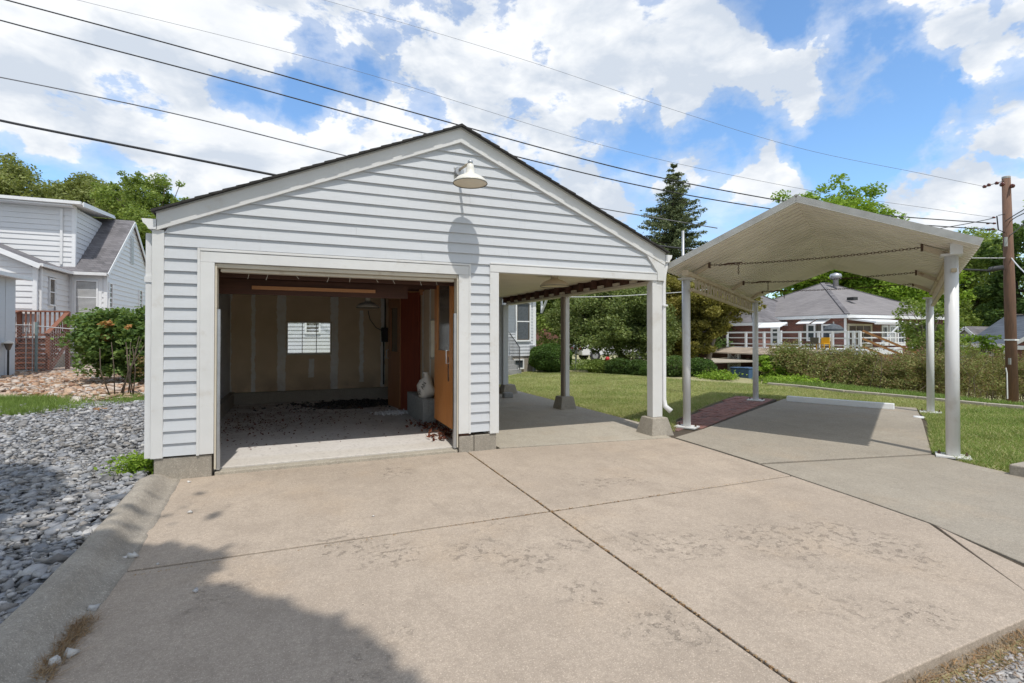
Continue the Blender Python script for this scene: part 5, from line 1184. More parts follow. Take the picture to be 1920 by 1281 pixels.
# deck
dkx = 24.3; P0 = D(1613, 655, 24.0); dkx = P0.x; dy0 = P0.y; dy1 = PX(1364, 652, dkx).y; dz = .72
DK = thing('white_deck', (dkx, (dy0 + dy1) / 2, dz), 'raised deck with white painted horizontal railing in front of the brick house', 'deck')
MB().box(dkx, dy0, dz - .22, bx - .02 if 0 else 25.75, dy1, dz).build('deck_floor', 'white_far', DK)
MB().box(25.76, dy0, dz - .22, bx - .02, by + 4, dz - .003).build('deck_floor', 'white_far', DK)
us = [1364, 1399, 1433, 1464, 1500, 1535, 1561, 1590, 1601, 1612.5]
for i, u in enumerate(us):
    y = PX(u, 640, dkx).y; MB().box(dkx - .06, y - .055, dz - .02, dkx + .05, y + .055, dz + .93 + (.06 if i == 3 else 0)).build('rail_post', 'white_far', DK)
for h_, w__ in ((.90, .09), (.58, .06), (.22, .06)): MB().box(dkx - .035, dy0, dz + h_ - w__ / 2, dkx + .025, dy1, dz + h_ + w__ / 2).build('rail', 'white_far', DK)
for k in range(4): MB().box(dkx + .1, dy0 - .03, dz + .06 + .26 * k, bx, dy0 + .03, dz + .12 + .26 * k).build('rail', 'white_far', DK)
MB().prism([(dkx - .75, dy1 - 6.3, dz - .33), (dkx - .02, dy1 - 6.3, dz + .0), (dkx - .02, dy1 - 6.3, dz - .07), (dkx - .75, dy1 - 6.3, dz - .40)], (0, 7.0, 0)).build('shake_skirt', 'shake', DK)
for u in (1366, 1384): 
    p = PX(u, 690, dkx - .3); MB().box(p.x, p.y - .07, -1.5, p.x + .14, p.y + .07, dz - .3).build('deck_post', 'white_far', DK)
p0, p1 = PX(1368, 690, dkx - .2).y, PX(1382, 690, dkx - .2).y; lt = MB(); y0_, y1_ = min(p0, p1), max(p0, p1) 
for k in range(30):
    for sg in (1, -1):
        c = -1.2 + k * .14 ; a_ = (y0_, -1.4 + c + 1.2); ya_, za_ = y0_, -1.5 + k * .14 - .7; yb2, zb2 = y1_, za_ + sg * (y1_ - y0_) ; 
        if sg < 0: za_ += (y1_ - y0_); zb2 += (y1_ - y0_)
        if max(za_, zb2) < dz - .3 and min(za_, zb2) > -1.6: lt.bar((dkx - .2, ya_, za_), (dkx - .2 + .01 * sg, yb2, zb2), .012, .035)
tag(lt.build('lattice', 'white_far', DK), kind='stuff')
MB().box(dkx + 1.5, dy1 - 7, -1.5, dkx + 1.6, dy1, dz - .25).build('under_deck_shade', 'dark', DK)  # near-black sheet that stands in for the shade below the deck
# orange stair rails at the right end of the deck
OS = thing('wooden_stair_rail', (dkx, dy0 - 1, -.2), 'orange brown wooden stair railing dropping from the right end of the white deck', 'railing')
for k in range(3): MB().bar((dkx + .1, dy0 - .05, dz + .95 - .38 * k), (dkx + 1.7, dy0 - 2.3, dz - .45 - .38 * k), .05, .10).build('rail', 'orangewood', OS)
MB().box(dkx + 1.65, dy0 - 2.4, -1.4, dkx + 1.77, dy0 - 2.28, dz - .2).build('rail_post', 'orangewood', OS)
# awning frame poles at right
AF = thing('awning_frame', D(1646, 650, 25), 'thin pale metal awning frame standing right of the white deck', 'frame')
for (a, b) in (((1650, 646), (1688, 608)), ((1640, 607), (1745, 609)), ((1712, 609), (1712, 664)), ((1742, 610), (1742, 650)), ((1660, 656), (1700, 652))): MB().bar(D(*a, 25), D(*b, 25), .05, .05).build('tube', 'white_far', AF)
# closed patio umbrella, chairs, bins
q = D(1563, 652, 25.8); PU = thing('patio_umbrella', q, 'half folded dark patio umbrella on the white deck', 'umbrella')
MB().tube([q, q + Vector((0, 0, 1.35))], .03, 8).build('pole', 'galv', PU); MB().lathe(q + Vector((0, 0, .72)), [(.18, 0), (.42, .08), (.46, .25), (.30, .42), (.04, .52)], 14).build('canopy', 'umbrella', PU, False)
for (u, v, m_, lab) in ((1543, 652, 'yellow', 'yellow plastic chair on the white deck'), (1522, 652, 'smoke', 'dark garden chair left of the yellow one on the deck')):
    q = D(u, v, 25.2); e = thing('deck_chair', q, lab, 'chair', 'chairs on the white deck')
    MB().box(q.x - .22, q.y - .22, dz + .28, q.x + .22, q.y + .22, dz + .32).build('seat', m_, e); MB().box(q.x + .18, q.y - .22, dz + .32, q.x + .22, q.y + .22, dz + .62).build('backrest', m_, e)
    for a in (-.22, .18):
        for b in (-.22, .18): MB().box(q.x + a, q.y + b, dz, q.x + a + .04, q.y + b + .04, dz + .28).build('leg', m_, e)
def wbin(u, v, dep, lab):
    q = D(u, v, dep); z0 = q.z - .28; e = thing('wheelie_bin', (q.x, q.y, z0), lab, 'wheelie bin', 'blue bins under the deck')
    mb = MB(); a, b, h_ = .25, .31, .98; mb.add([(q.x - a, q.y - a, z0), (q.x + a, q.y - a, z0), (q.x + a, q.y + a, z0), (q.x - a, q.y + a, z0), (q.x - b, q.y - b, z0 + h_), (q.x + b, q.y - b, z0 + h_), (q.x + b, q.y + b, z0 + h_), (q.x - b, q.y + b, z0 + h_)], [(0,3,2,1),(4,5,6,7),(0,1,5,4),(1,2,6,5),(2,3,7,6),(3,0,4,7)]); mb.build('body', 'bin', e, bevel=.03)
    MB().box(q.x - b - .03, q.y - b - .03, z0 + h_ + .004, q.x + b + .03, q.y + b + .03, z0 + h_ + .06).build('lid', 'bin', e, bevel=.02)
    for s_ in (-.2, .2): MB().lathe((q.x + s_, q.y + .27, z0 + .1), [(.1, -.03), (.1, .03)], 12, axis=(1, 0, 0)).build('wheel', 'black', e)
wbin(1386, 715, 27.0, 'left blue wheelie bin beside the white lattice'); wbin(1403, 716, 26.3, 'right blue wheelie bin next to the canopy column')
# ---- small white gabled building and dark roofed house at far right
wp = D(1812, 655, 33); fx = wp.x; ya_ = PX(1830, 640, fx).y; yb_ = PX(1796, 640, fx).y; zt_w = PX(1830, 632, fx).z; zp_w = PX(1813, 616, fx).z
WB = thing('white_outbuilding', (fx, (ya_ + yb_) / 2, -1.4), 'small white sided gabled building left of the dark roofed house', 'shed')
MB().box(fx + .03, ya_, -1.5, fx + 4, yb_, zt_w).build('wall', 'siding_w', WB)
def wbtop(z): k = max(0, (z - zt_w) / (zp_w - zt_w)) * (yb_ - ya_) / 2; return (ya_ + k, yb_ - k)
sided_wall(WB, 'y', fx, ya_, yb_, -1.2, zp_w, .2, -1, 'siding_w', top=wbtop, each=True); MB().prism([(fx + .01, ya_, zt_w), (fx + .01, yb_, zt_w), (fx + .01, (ya_ + yb_) / 2, zp_w)], (.1, 0, 0)).build('gable', 'siding_w', WB)
for sg, ye in ((-1, ya_ - .25), (1, yb_ + .25)):
    zl = zt_w - .2; MB().prism([(fx - .25, ye, zl), (fx - .25, (ya_ + yb_) / 2, zp_w + .02), (fx - .25, (ya_ + yb_) / 2, zp_w + .14), (fx - .25, ye, zl + .12)], (4.4, 0, 0)).build('roof', 'shingle_grey', WB)
    MB().bar((fx - .28, ye, zl + .02), (fx - .28, (ya_ + yb_) / 2, zp_w + .04), .05, .16).build('rake_board', 'white_far', WB)
dp = D(1850, 655, 31); fx = dp.x; ya_ = PX(2040, 640, fx).y; yb_ = PX(1828, 640, fx).y; ze = PX(1850, 646, fx).z; zr_ = 1.45 + (629 - 597) / FOC * 36
DH = thing('dark_roofed_house', (fx, (ya_ + yb_) / 2, -1.5), 'brick house with blue grey shingled roof behind the utility pole', 'house')
MB().box(fx, ya_, -1.6, fx + 9, yb_, ze).build('wall', 'brick', DH)
MB().prism([(fx - .5, ya_ - .3, ze - .05), (fx - .5, yb_ + .3, ze - .05), (fx + 4.5, yb_ + .3, zr_), (fx + 4.5, ya_ - .3, zr_)], (0, 0, .12)).build('roof', 'shingle_blue', DH)
MB().prism([(fx + 9.5, ya_ - .3, ze - .05), (fx + 9.5, yb_ + .3, ze - .05), (fx + 4.5, yb_ + .3, zr_), (fx + 4.5, ya_ - .3, zr_)], (0, 0, .12)).build('roof', 'shingle_blue', DH)
MB().box(fx - .58, ya_ - .35, ze - .2, fx - .51, yb_ + .35, ze + .06).build('fascia', 'white_far', DH); MB().box(fx + 4.4, ya_ - .3, zr_ + .1, fx + 4.6, yb_ + .3, zr_ + .17).build('ridge_cap', 'shake', DH)
for (u0, u1) in ((1836, 1844), (1847, 1864)):
    a = PX(u0, 650, fx); b = PX(u1, 668, fx); window(DH, 'y', fx - .01, min(a.y, b.y), max(a.y, b.y), b.z, a.z, -1, .12, 'glass', True)
a = PX(1885, 650, fx - .5); MB().box(fx - .55, a.y - .07, -1.5, fx - .42, a.y + .07, ze - .21).build('porch_post', 'white_far', DH)
gy1 = PX(1904, 640, fx - 1.5).y; gy0 = gy1 - 4.6; MB().prism([(fx - 1.5, gy1, ze - .02), (fx - 1.5, gy0, ze - .02), (fx - 1.5, (gy0 + gy1) / 2, ze + 1.5)], (3, 0, 0)).build('cross_gable', 'brick', DH)
MB().box(fx - 1.5, gy0, -1.6, fx - .01, gy1, ze - .03).build('cross_wing', 'brick', DH); MB().bar((fx - 1.6, gy1 + .35, ze - .15), (fx - 1.6, (gy0 + gy1) / 2, ze + 1.6), .1, .2).build('rake_board', 'white_far', DH); MB().bar((fx - 1.6, gy0 - .35, ze - .15), (fx - 1.6, (gy0 + gy1) / 2, ze + 1.6), .1, .2).build('rake_board', 'white_far', DH)
MB().box(fx - 1.62, gy0, ze - .25, fx - 1.51, gy1, ze - .03).build('fascia', 'white_far', DH)
# ---- far brick house, bird feeder, car through the carport
FB = thing('far_brick_house', D(1085, 660, 45), 'distant red brick house with white window beyond the street', 'house')
c = D(1050, 660, 45); MB().box(c.x - 3, c.y, -.3, c.x + 4.5, c.y + 8, 2.9).build('wall', 'brick', FB); gable_roof('roof', 'shingle_grey', FB, c.x - 3, c.x + 4.5, c.y, c.y + 8, 2.9, 5, 'x')
a = PY(1066, 650, c.y); b = PY(1088, 662, c.y); window(FB, 'x', c.y - .01, a.x, b.x, b.z, a.z + .3, -1, .12, 'glass', False, nv=1)
q = G(1080, 692, 0); e = thing('bird_feeder', q, 'white roofed bird feeder on a pale pole at the lawn end', 'bird feeder')
MB().tube([q, q + Vector((0, 0, 1.05))], .04, 8).build('pole', 'white_far', e); MB().box(q.x - .22, q.y - .14, 1.06, q.x + .22, q.y + .14, 1.24).build('tray_house', 'white_far', e); MB().prism([(q.x - .32, q.y - .2, 1.25), (q.x - .32, q.y + .2, 1.25), (q.x - .32, q.y, 1.40)], (.64, 0, 0)).build('roof', 'galv', e)
def car(base, yaw, lab, grp='cars parked beyond the lawn'):
    e = thing('parked_car', base, lab, 'car', grp); d = Vector((math.cos(yaw), math.sin(yaw), 0)); n = Vector((-d.y, d.x, 0)); B = Vector(base)
    def P(a, b, c): return B + d * a + n * b + Vector((0, 0, c))
    side = [(-2.2, .35), (-2.25, .75), (-2.1, .95), (-1.5, 1.0), (-1.0, 1.42), (.35, 1.45), (1.0, 1.0), (2.0, .88), (2.25, .7), (2.25, .35)]
    MB().prism([P(a, -.86, c) for a, c in side], n * 1.72).build('body', 'white_far', e, bevel=.04)
    for s_ in (-.872, .862): MB().prism([P(a, s_, c) for a, c in ((-1.35, 1.02), (-.95, 1.36), (.3, 1.39), (.82, 1.02))], n * .01).build('window', 'glass', e)
    for a in (-1.4, 1.45):
        for s_ in (-.88, .78): w_ = MB().lathe(P(a, s_, .32), [(.32, 0), (.32, .1)], 18, axis=n).build('wheel', 'black', e); MB().lathe(P(a, s_ - .006 if s_ < 0 else s_ + .106, .32), [(.18, 0), (.01, .002)], 12, axis=n).build('rim', 'track', w_)
    for s_ in (-.6, .6): MB().obox(P(2.26, s_, .68), d * .02, n * .18, (0, 0, .07)).build('headlight', 'clear', e); MB().obox(P(-2.26, s_, .75), d * .02, n * .15, (0, 0, .06)).build('tail_light', 'red', e)
car((D(1145, 668, 30).x, D(1145, 668, 30).y, -.06), R(-8), 'white parked car half hidden behind the bushes beyond the lawn')
# ---- utility pole
pb = D(1899, 740, 17.4); pz = float(zt(pb.x, pb.y)); pt = D(1886.5, 334, 17.4)
UP = thing('utility_pole', (pb.x, pb.y, pz), 'tall weathered brown wooden utility pole behind the hedge', 'utility pole')
MB().tube([Vector((pb.x, pb.y, pz - .2)), pb.lerp(pt, .5) , pt], [.165, .15, .115], 14).build('shaft', 'pole', UP, True)
MB().lathe(pt + Vector((0, 0, -.02)), [(.118, 0), (.12, .06), (.10, .08)], 14).build('cap', 'galv', UP)
def UPt(v): return pb.lerp(pt, (740 - v) / 406)
rt_ = Vector((math.cos(YAW), -math.sin(YAW), 0))
def insul(c, parent, ax, r=.05): return MB().lathe(c, [(.02, -.05), (r, -.045), (r, -.02), (.03, -.01), (r * .9, .0), (r * .9, .02), (.02, .04)], 10, axis=ax).build('insulator', 'insul', parent, True)
for k, (u, v) in enumerate(((1847, 350), (1855, 347), (1870, 343.5), (1880, 346), (1899, 349))): insul(D(u, v, 17.2), UP, rt_, .055 if k < 3 else .075)
ir = UPt(395); MB().tube([D(1869, 405, 17.3), D(1872, 432, 17.3)], .02, 6).build('secondary_rack', 'black', UP)
MB().tube([D(1872, 404, 17.3), D(1887, 401, 17.4)], .014, 6).build('rack_arm', 'black', UP); MB().tube([D(1872, 431, 17.3), D(1888, 438, 17.4)], .014, 6).build('rack_arm', 'black', UP)
for (u, v) in ((1864, 408), (1865, 419), (1863, 430), (1853, 419), (1854, 431)): insul(D(u, v, 17.3), UP, rt_, .035)
MB().tube([D(1886, 445, 17.2), D(1886, 462, 17.2)], .05, 8).build('bracket', 'galv', UP)
MB().tube([D(1852, 510, 17.3), D(1858, 505, 17.3), D(1878, 502, 17.3), D(1882, 506, 17.3)], [.03, .09, .09, .03], 10).build('splice_case', 'wire', UP, True)
MB().tube([D(1889, 748, 17.2), D(1888, 700, 17.2), D(1886, 690, 17.2)], .02, 6).build('ground_wire_guard', 'white_far', UP)
MB().box(UPt(638).x - .16, UPt(638).y - .16, UPt(638).z - .02, UPt(638).x + .13, UPt(638).y + .13, UPt(638).z + .03).build('tag_band', 'white_far', UP)
MB().box(D(1891, 677, 17.2).x - .03, D(1891, 677, 17.2).y - .06, D(1891, 677, 17.2).z - .12, D(1891, 677, 17.2).x + .03, D(1891, 677, 17.2).y, D(1891, 677, 17.2).z + .1).build('meter_tag', 'track', UP)
# ---- overhead wires: each one hangs between places outside the picture and the pole
def wirep(pts, r, mat, lab):
    P = [D(u, v, d) for (u, v, d) in pts]; q = []
    n = len(P)
    for i in range(n - 1):
        p0, p1, p2, p3 = P[max(0, i - 1)], P[i], P[i + 1], P[min(n - 1, i + 2)]
        for k in range(8):
            t = k / 8; q.append(.5 * ((2 * p1) + (p2 - p0) * t + (2 * p0 - 5 * p1 + 4 * p2 - p3) * t * t + (3 * p1 - p0 - 3 * p2 + p3) * t ** 3))
    q.append(P[-1]); o = MB().tube(q, r, 6).build('power_line', mat, None, True); return tag(o, lab, 'cable', 'overhead cables')
wirep([(-220, -62, 12), (0, -3, 12.5), (400, 105, 13.5), (800, 218, 14.4), (1180, 320, 15.4), (1460, 376, 16.2), (1640, 402, 16.8), (1864, 419, 17.3)], .017, 'wire', 'upper of the two parallel black cables crossing behind the garage peak')
wirep([(-220, -25, 12), (0, 38, 12.5), (400, 143, 13.5), (800, 251, 14.4), (1180, 344, 15.4), (1440, 391, 16.2), (1640, 415, 16.8), (1863, 431, 17.3)], .017, 'wire', 'lower of the two parallel black cables crossing behind the garage peak')
wirep([(-220, 108, 13), (0, 145, 13.5), (330, 214, 14), (660, 295, 15), (900, 346, 15.5), (1110, 388, 16), (1345, 428, 16.4)], .016, 'wire_grey', 'grey cable that meets the left roof slope halfway up')
wirep([(-220, 175, 12.5), (0, 226, 13), (260, 278, 13.6), (528, 331, 14), (700, 362, 14.6), (1200, 456, 16), (1560, 492, 16.9), (1864, 508, 17.3)], .034, 'wire', 'thick twisted black cable lowest on the left of the sky')
wirep([(0, -38, 17), (145, 0, 17), (640, 125, 17.5), (1120, 270, 18), (1480, 350, 18), (1750, 392, 17.8), (1862, 408, 17.4)], .006, 'wire_grey', 'thin grey wire between the thick cables and the top of the picture')
wirep([(480, -30, 22), (607, 0, 22), (960, 105, 21), (1275, 210, 20), (1500, 278, 19), (1720, 324, 18), (1846, 350, 17.3)], .006, 'wire_grey', 'highest thin wire crossing the middle of the sky')
wirep([(1846, 350, 17.3), (1870, 343, 17.3), (1884, 339, 17.4)], .012, 'wire', 'short dead end wire at the top of the pole')
wirep([(1530, 460, 15), (1700, 438, 16), (1800, 422, 16.6), (1850, 412, 17), (1862, 409, 17.3)], .014, 'wire', 'service drop rising behind the canopy to the pole rack')
wirep([(1810, 484, 17), (1845, 484, 17.2), (1886, 484, 17.4)], .016, 'wire_pale', 'pale cable meeting the pole at mid height')
wirep([(1885, 415, 17.4), (1900, 405, 16), (1920, 393, 14.5), (1990, 350, 11)], .014, 'wire', 'upper black cable leaving the pole to the right edge')
wirep([(1893, 416, 17.4), (1904, 408, 16), (1920, 400, 14.5), (1990, 365, 11)], .014, 'wire', 'lower black cable leaving the pole to the right edge')
wirep([(1893, 442, 17.4), (1905, 433, 16), (1920, 420, 14), (1980, 370, 9)], .016, 'wire_grey', 'grey guy wire from the pole bracket to the right')
wirep([(1895, 482, 17.4), (1908, 498, 16.4), (1925, 515, 15)], .02, 'wire_pale', 'thick pale cable drooping right of the pole')
wirep([(944, 555, 13), (1100, 557, 14), (1216, 552, 15), (1330, 542, 16), (1500, 512, 16.6), (1700, 490, 17)], .012, 'wire_pale', 'pale clothes line like cable behind the carport posts')
mastb = D(1281, 520, 12.6); MB_ = thing('service_mast', (mastb.x, mastb.y, 0), 'grey galvanised mast rising behind the canopy eave', 'mast')
MB().tube([(mastb.x, mastb.y, 0), (mastb.x, mastb.y, D(1281, 433, 12.6).z)], .035, 10).build('pipe', 'track', MB_, True)

# ================================================================== PLANTS
def TB(*a): return [ellipse_blob(*q) for q in a]
def ground_at(u, dep): p = D(u, 629, dep); return (p.x, p.y, float(zt(p.x, p.y)))
tree('shade_tree', ground_at(20, 46), TB((-50, 400, 46, 170, 200), (30, 340, 46, 110, 130), (60, 400, 46, 90, 130), (-20, 320, 47, 110, 90), (20, 300, 46, 60, 40)), 60000, .24, 'leaf_olive', 'large olive green tree at the far left behind the white house', group='trees behind the white house', clumps=170, spread=.3, tr=.35, hollow=.2)
tree('shade_tree', ground_at(150, 50), TB((125, 375, 50, 110, 100), (175, 385, 50, 120, 110), (110, 430, 50, 120, 110), (225, 410, 50, 100, 110), (150, 350, 50, 80, 50)), 52000, .24, 'leaf_olive', 'lower middle tree between the two taller ones behind the white house', group='trees behind the white house', clumps=150, spread=.3, tr=.3, hollow=.2)
tree('shade_tree', ground_at(290, 42), TB((262, 350, 42, 100, 75), (320, 380, 42, 95, 90), (240, 400, 42, 100, 100), (300, 440, 42, 150, 110), (285, 540, 42, 90, 180), (355, 405, 42, 50, 50), (215, 365, 42, 60, 50)), 60000, .19, 'leaf_green', 'bright feathery tree rising between the white house and the garage', group='trees behind the white house', clumps=190, spread=.22, tr=.3, limbs=30, hollow=.3)
# spruce
def spruce(u, dep, vtop, label):
    b = ground_at(u, dep); top = D(u, vtop, dep).z; e = thing('spruce_tree', b, label, 'tree'); H_ = top - b[2]; P = []; mb = MB()
    mb.tube([b, (b[0], b[1], b[2] + H_ * .6), (b[0], b[1], top)], [.22, .13, .02], 8); mb.build('trunk', 'bark', e, True); br = MB(); Rmx = H_ * .40
    zz = .12
    while zz < .985:
        nb = 8 if zz < .8 else 6
        for k in range(nb):
            a = RNG.uniform(0, 6.28); Rr = Rmx * (1 - zz) ** .82 * RNG.uniform(.45, 1.12) + .12; z0 = b[2] + H_ * (zz + RNG.uniform(-.012, .012))
            t = np.linspace(.12, 1, max(10, int(Rr * 42))); dr = -.16 * Rr * t + .22 * Rr * t ** 2.4
            px_ = b[0] + np.cos(a) * Rr * t; py_ = b[1] + np.sin(a) * Rr * t; pz_ = z0 + dr
            for _ in range(3):
                sp = .26 * (1 - t * .55) * min(1, Rr) ; off = RNG.normal(size=(len(t), 3)) * sp[:, None]; off[:, 2] = -np.abs(off[:, 2]) * .8; P.append(np.stack([px_, py_, pz_], 1) + off)
            br.tube([(px_[0], py_[0], pz_[0]), (px_[-1], py_[-1], pz_[-1])], [.03, .008], 4, False)
        zz += .024
    P = np.concatenate(P); V, F = leaves(P, .20, 0, .35); fastmesh('needles', V, F, 'needle', e); tag(br.build('limb', 'bark', e), kind='stuff'); return e
spruce(1263, 38, 308, 'tall dark spruce standing between garage and canopy roofs')
# tree mass beyond the lawn
G_ = 'leafy trees beyond the lawn'
tree('dogwood_tree', ground_at(1175, 21), TB((1085, 600, 21.5, 110, 120), (1170, 570, 21, 150, 120), (1215, 610, 21, 130, 120), (1130, 625, 20.5, 130, 80), (1185, 645, 20.5, 130, 56), (1120, 560, 22, 110, 90), (1060, 640, 21.5, 60, 60)), 110000, .085, 'leaf_deep', 'broad leafy tree with low skirts beyond the middle carport post', group=G_, clumps=420, spread=.22, tr=.14, hollow=.3)
tree('broadleaf_tree', ground_at(1045, 30), TB((1040, 550, 30, 140, 110), (1025, 610, 29, 80, 130), (1095, 555, 30, 120, 100), (1150, 540, 32, 120, 90), (1010, 560, 30, 60, 120)), 60000, .13, 'leaf_green', 'greener tree just right of the grey house corner', group=G_, clumps=220, spread=.25, tr=.2, hollow=.3)
tree('broadleaf_tree', ground_at(1262, 23), TB((1250, 560, 23, 110, 130), (1285, 600, 23, 110, 130), (1235, 530, 24, 90, 80), (1290, 545, 23, 80, 90), (1255, 640, 22.5, 110, 70)), 80000, .095, 'leaf_yellow', 'yellowing tree right behind the front carport post', group=G_, clumps=280, spread=.23, tr=.17, hollow=.3)
tree('broadleaf_tree', ground_at(1320, 21.5), TB((1318, 575, 21.5, 96, 110), (1372, 568, 22, 84, 70), (1338, 610, 21.5, 60, 60), (1408, 562, 22, 52, 50), (1305, 638, 21.5, 70, 50)), 55000, .09, 'leaf_yellow', 'yellow green tree with bare lower twigs under the canopy truss', group=G_, clumps=200, spread=.22, tr=.12, limbs=24, barkm='paleb', hollow=.3)
tree('broadleaf_tree', ground_at(1240, 34), TB((1180, 545, 34, 140, 90), (1330, 545, 34, 140, 90), (1260, 560, 34, 160, 120), (1300, 620, 33, 130, 110)), 50000, .17, 'leaf_dark', 'dark tree filling the gap behind the yellowing trees', group=G_, clumps=200, spread=.28, tr=.2, hollow=.2)
# dry hedge
e = thing('dry_hedge', (16.5, 9, -.6), 'long overgrown hedge with brown dried tips along the property line', 'hedge')
bl = []
for u in range(1466, 2080, 22):
    dep = 16.3 + 3.0 * max(0, min(1, (u - 1780) / 110)) + random.uniform(-.3, .3); vt = 654 + 10 * math.sin(u * .05) + (4 if u > 1600 else 0) + random.uniform(-6, 6); vb = 722 + (u - 1425) * .055
    p = D(u, (vt + vb) / 2, dep); hh = (vb - vt) / 2 * dep / FOC; bl.append((p.x, p.y, p.z, .75, .7, hh)); bl.append((p.x + .5, p.y + .35, p.z - .1, .8, .7, hh)); bl.append((p.x + .2, p.y, p.z - hh * .75, .7, .7, hh * .45))
P, cc = crown_points(bl, 190000, 1500, .26, .3); P[:, 2] += np.abs(RNG.normal(size=len(P))) * .06; sel = RNG.uniform(size=len(P)) < .30 + .35 * np.clip((P[:, 2] - .3) / .9, 0, 1) * (np.sin(P[:, 0] * 1.3 + P[:, 1] * 1.9) > -.4)
V, F = leaves(P[~sel], .062, .1, .4); fastmesh('foliage', V, F, 'leaf_dry', e); V, F = leaves(P[sel], .062, .1, .4); tag(fastmesh('foliage', V, F, 'leaf_olive', e), 'greener shoots of the hedge')
mb = MB()
for i in range(300):
    q = bl[RNG.integers(len(bl))]; bx_, by_ = q[0] + random.gauss(0, .4), q[1] + random.gauss(0, .3); z0 = float(zt(bx_, by_)); mb.tube([(bx_, by_, z0), (bx_ + random.gauss(0, .15), by_ + random.gauss(0, .15), q[2]), (bx_ + random.gauss(0, .3), by_ + random.gauss(0, .3), q[2] + q[5] * random.uniform(.7, 1.15))], [.014, .009, .003], 4)
tag(mb.build('stem', 'bark', e), kind='stuff')
tree('leafy_bush', ground_at(1452, 17.2), TB((1452, 685, 16.6, 44, 60), (1438, 700, 16.4, 34, 40), (1474, 668, 16.6, 40, 30)), 9000, .075, 'leaf_bright', 'bright green bush at the left end of the dry hedge', 'bush', clumps=70, spread=.25, tr=.03)
for i, (u, v, w_, h_, m_, lab) in enumerate(((1835, 747, 90, 26, 'leaf_green', 'low spreading green plant under the hedge left of the pole'), (1760, 745, 60, 20, 'leaf_dark', 'low dark ground plant between the two right canopy columns'), (1480, 727, 110, 12, 'leaf_bright', 'low bright groundcover at the left foot of the hedge'), (1690, 740, 90, 12, 'leaf_green', 'low green groundcover along the edging under the hedge'), (1345, 712, 80, 12, 'leaf_bright', 'bright weeds at the foot of the trees beyond the brick strip'))):
    dep = {0: 13.6, 1: 14.2, 2: 15.2, 3: 14.6, 4: 17}[i]; p = D(u, v, dep); z0 = float(zt(p.x, p.y)); k = dep / FOC; nb = int(3500 * w_ / 80)
    pts = np.c_[p.x + RNG.normal(size=nb) * w_ * k * .18, p.y + RNG.normal(size=nb) * w_ * k * .18, z0 + np.abs(RNG.normal(size=nb)) * h_ * k * .45]
    V, F = leaves(pts, .06); tag(fastmesh('low_plant', V, F, m_), lab, 'plant', 'low plants along the edging')
# strappy leaves at pole foot
e = thing('daylily', G(1915, 760, -.1), 'clump of bright strappy leaves at the foot of the utility pole', 'plant'); 
for k in range(46):
    bx_, by_ = pb.x - 1.6 + random.gauss(0, .22), pb.y - .75 + random.gauss(0, .22); a = random.uniform(0, 6.28); z0 = float(zt(bx_, by_)); L = random.uniform(.4, .75); q = [(bx_ + math.cos(a) * L * t ** 1.5 * .6, by_ + math.sin(a) * L * t ** 1.5 * .6, z0 + L * (t - .35 * t * t)) for t in (0, .4, .75, 1)]; mb = MB()
    for i in range(3): w0, w1 = .018 * (1 - i / 3.2), .018 * (1 - (i + 1) / 3.2); mb.add([(q[i][0] - w0, q[i][1], q[i][2]), (q[i][0] + w0, q[i][1] + .003, q[i][2]), (q[i+1][0] + w1, q[i+1][1] + .003, q[i+1][2]), (q[i+1][0] - w1, q[i+1][1], q[i+1][2])], [(0, 1, 2, 3)])
    mb.build('leaf', 'leaf_bright', e)
# trees behind brick house and at right
G2 = 'trees behind the brick house'
tree('maple_tree', ground_at(1560, 48), TB((1548, 372, 48, 100, 80), (1495, 380, 48, 80, 66), (1608, 382, 48, 90, 76), (1560, 430, 48, 190, 90), (1590, 480, 48, 200, 160), (1640, 540, 46, 160, 130), (1530, 520, 47, 160, 100)), 120000, .25, 'leaf_bright', 'tall bright green maple rising behind canopy and brick house', group=G2, clumps=260, spread=.26, tr=.4, hollow=.25)
tree('maple_tree', ground_at(1690, 42), TB((1690, 560, 42, 140, 130), (1740, 545, 42, 120, 150), (1660, 520, 44, 120, 110), (1640, 560, 44, 120, 90), (1720, 620, 41, 130, 80)), 60000, .2, 'leaf_bright', 'bright green tree between brick house and rear right column', group=G2, clumps=200, spread=.26, tr=.25, hollow=.25)
tree('maple_tree', ground_at(1805, 44), TB((1800, 510, 44, 140, 140), (1860, 480, 44, 90, 90), (1850, 560, 44, 120, 140), (1770, 590, 42, 110, 100), (1830, 610, 43, 120, 80), (1820, 490, 45, 90, 60), (1770, 500, 45, 90, 70)), 65000, .2, 'leaf_green', 'soft green tree filling the view right of the canopy', group=G2, clumps=240, spread=.26, tr=.3, hollow=.25)
tree('maple_tree', ground_at(1925, 34), TB((1930, 470, 34, 110, 130), (1915, 540, 34, 100, 120), (1950, 600, 34, 150, 140), (1880, 460, 36, 60, 90), (1870, 520, 35, 60, 120), (1860, 470, 36, 50, 60)), 60000, .17, 'leaf_dark', 'dark green tree behind the utility pole at the right edge', group=G2, clumps=170, spread=.2, tr=.3)
tree('maple_tree', ground_at(1955, 20), TB((1945, 378, 20, 90, 16), (1990, 420, 20, 90, 80)), 2600, .10, 'leaf_bright', 'leafy branch reaching in at the top of the right edge', group=G2, clumps=30, spread=.3, tr=.12, limbs=20)
tree('young_tree', ground_at(1735, 21), TB((1720, 590, 21, 80, 50), (1740, 625, 21, 90, 70), (1700, 610, 21.5, 60, 40), (1760, 600, 21, 70, 60), (1790, 650, 21, 80, 40)), 7000, .10, 'leaf_green', 'thin young tree with open twigs before the brick house right end', clumps=90, spread=.22, tr=.06, limbs=60, barkm='paleb')
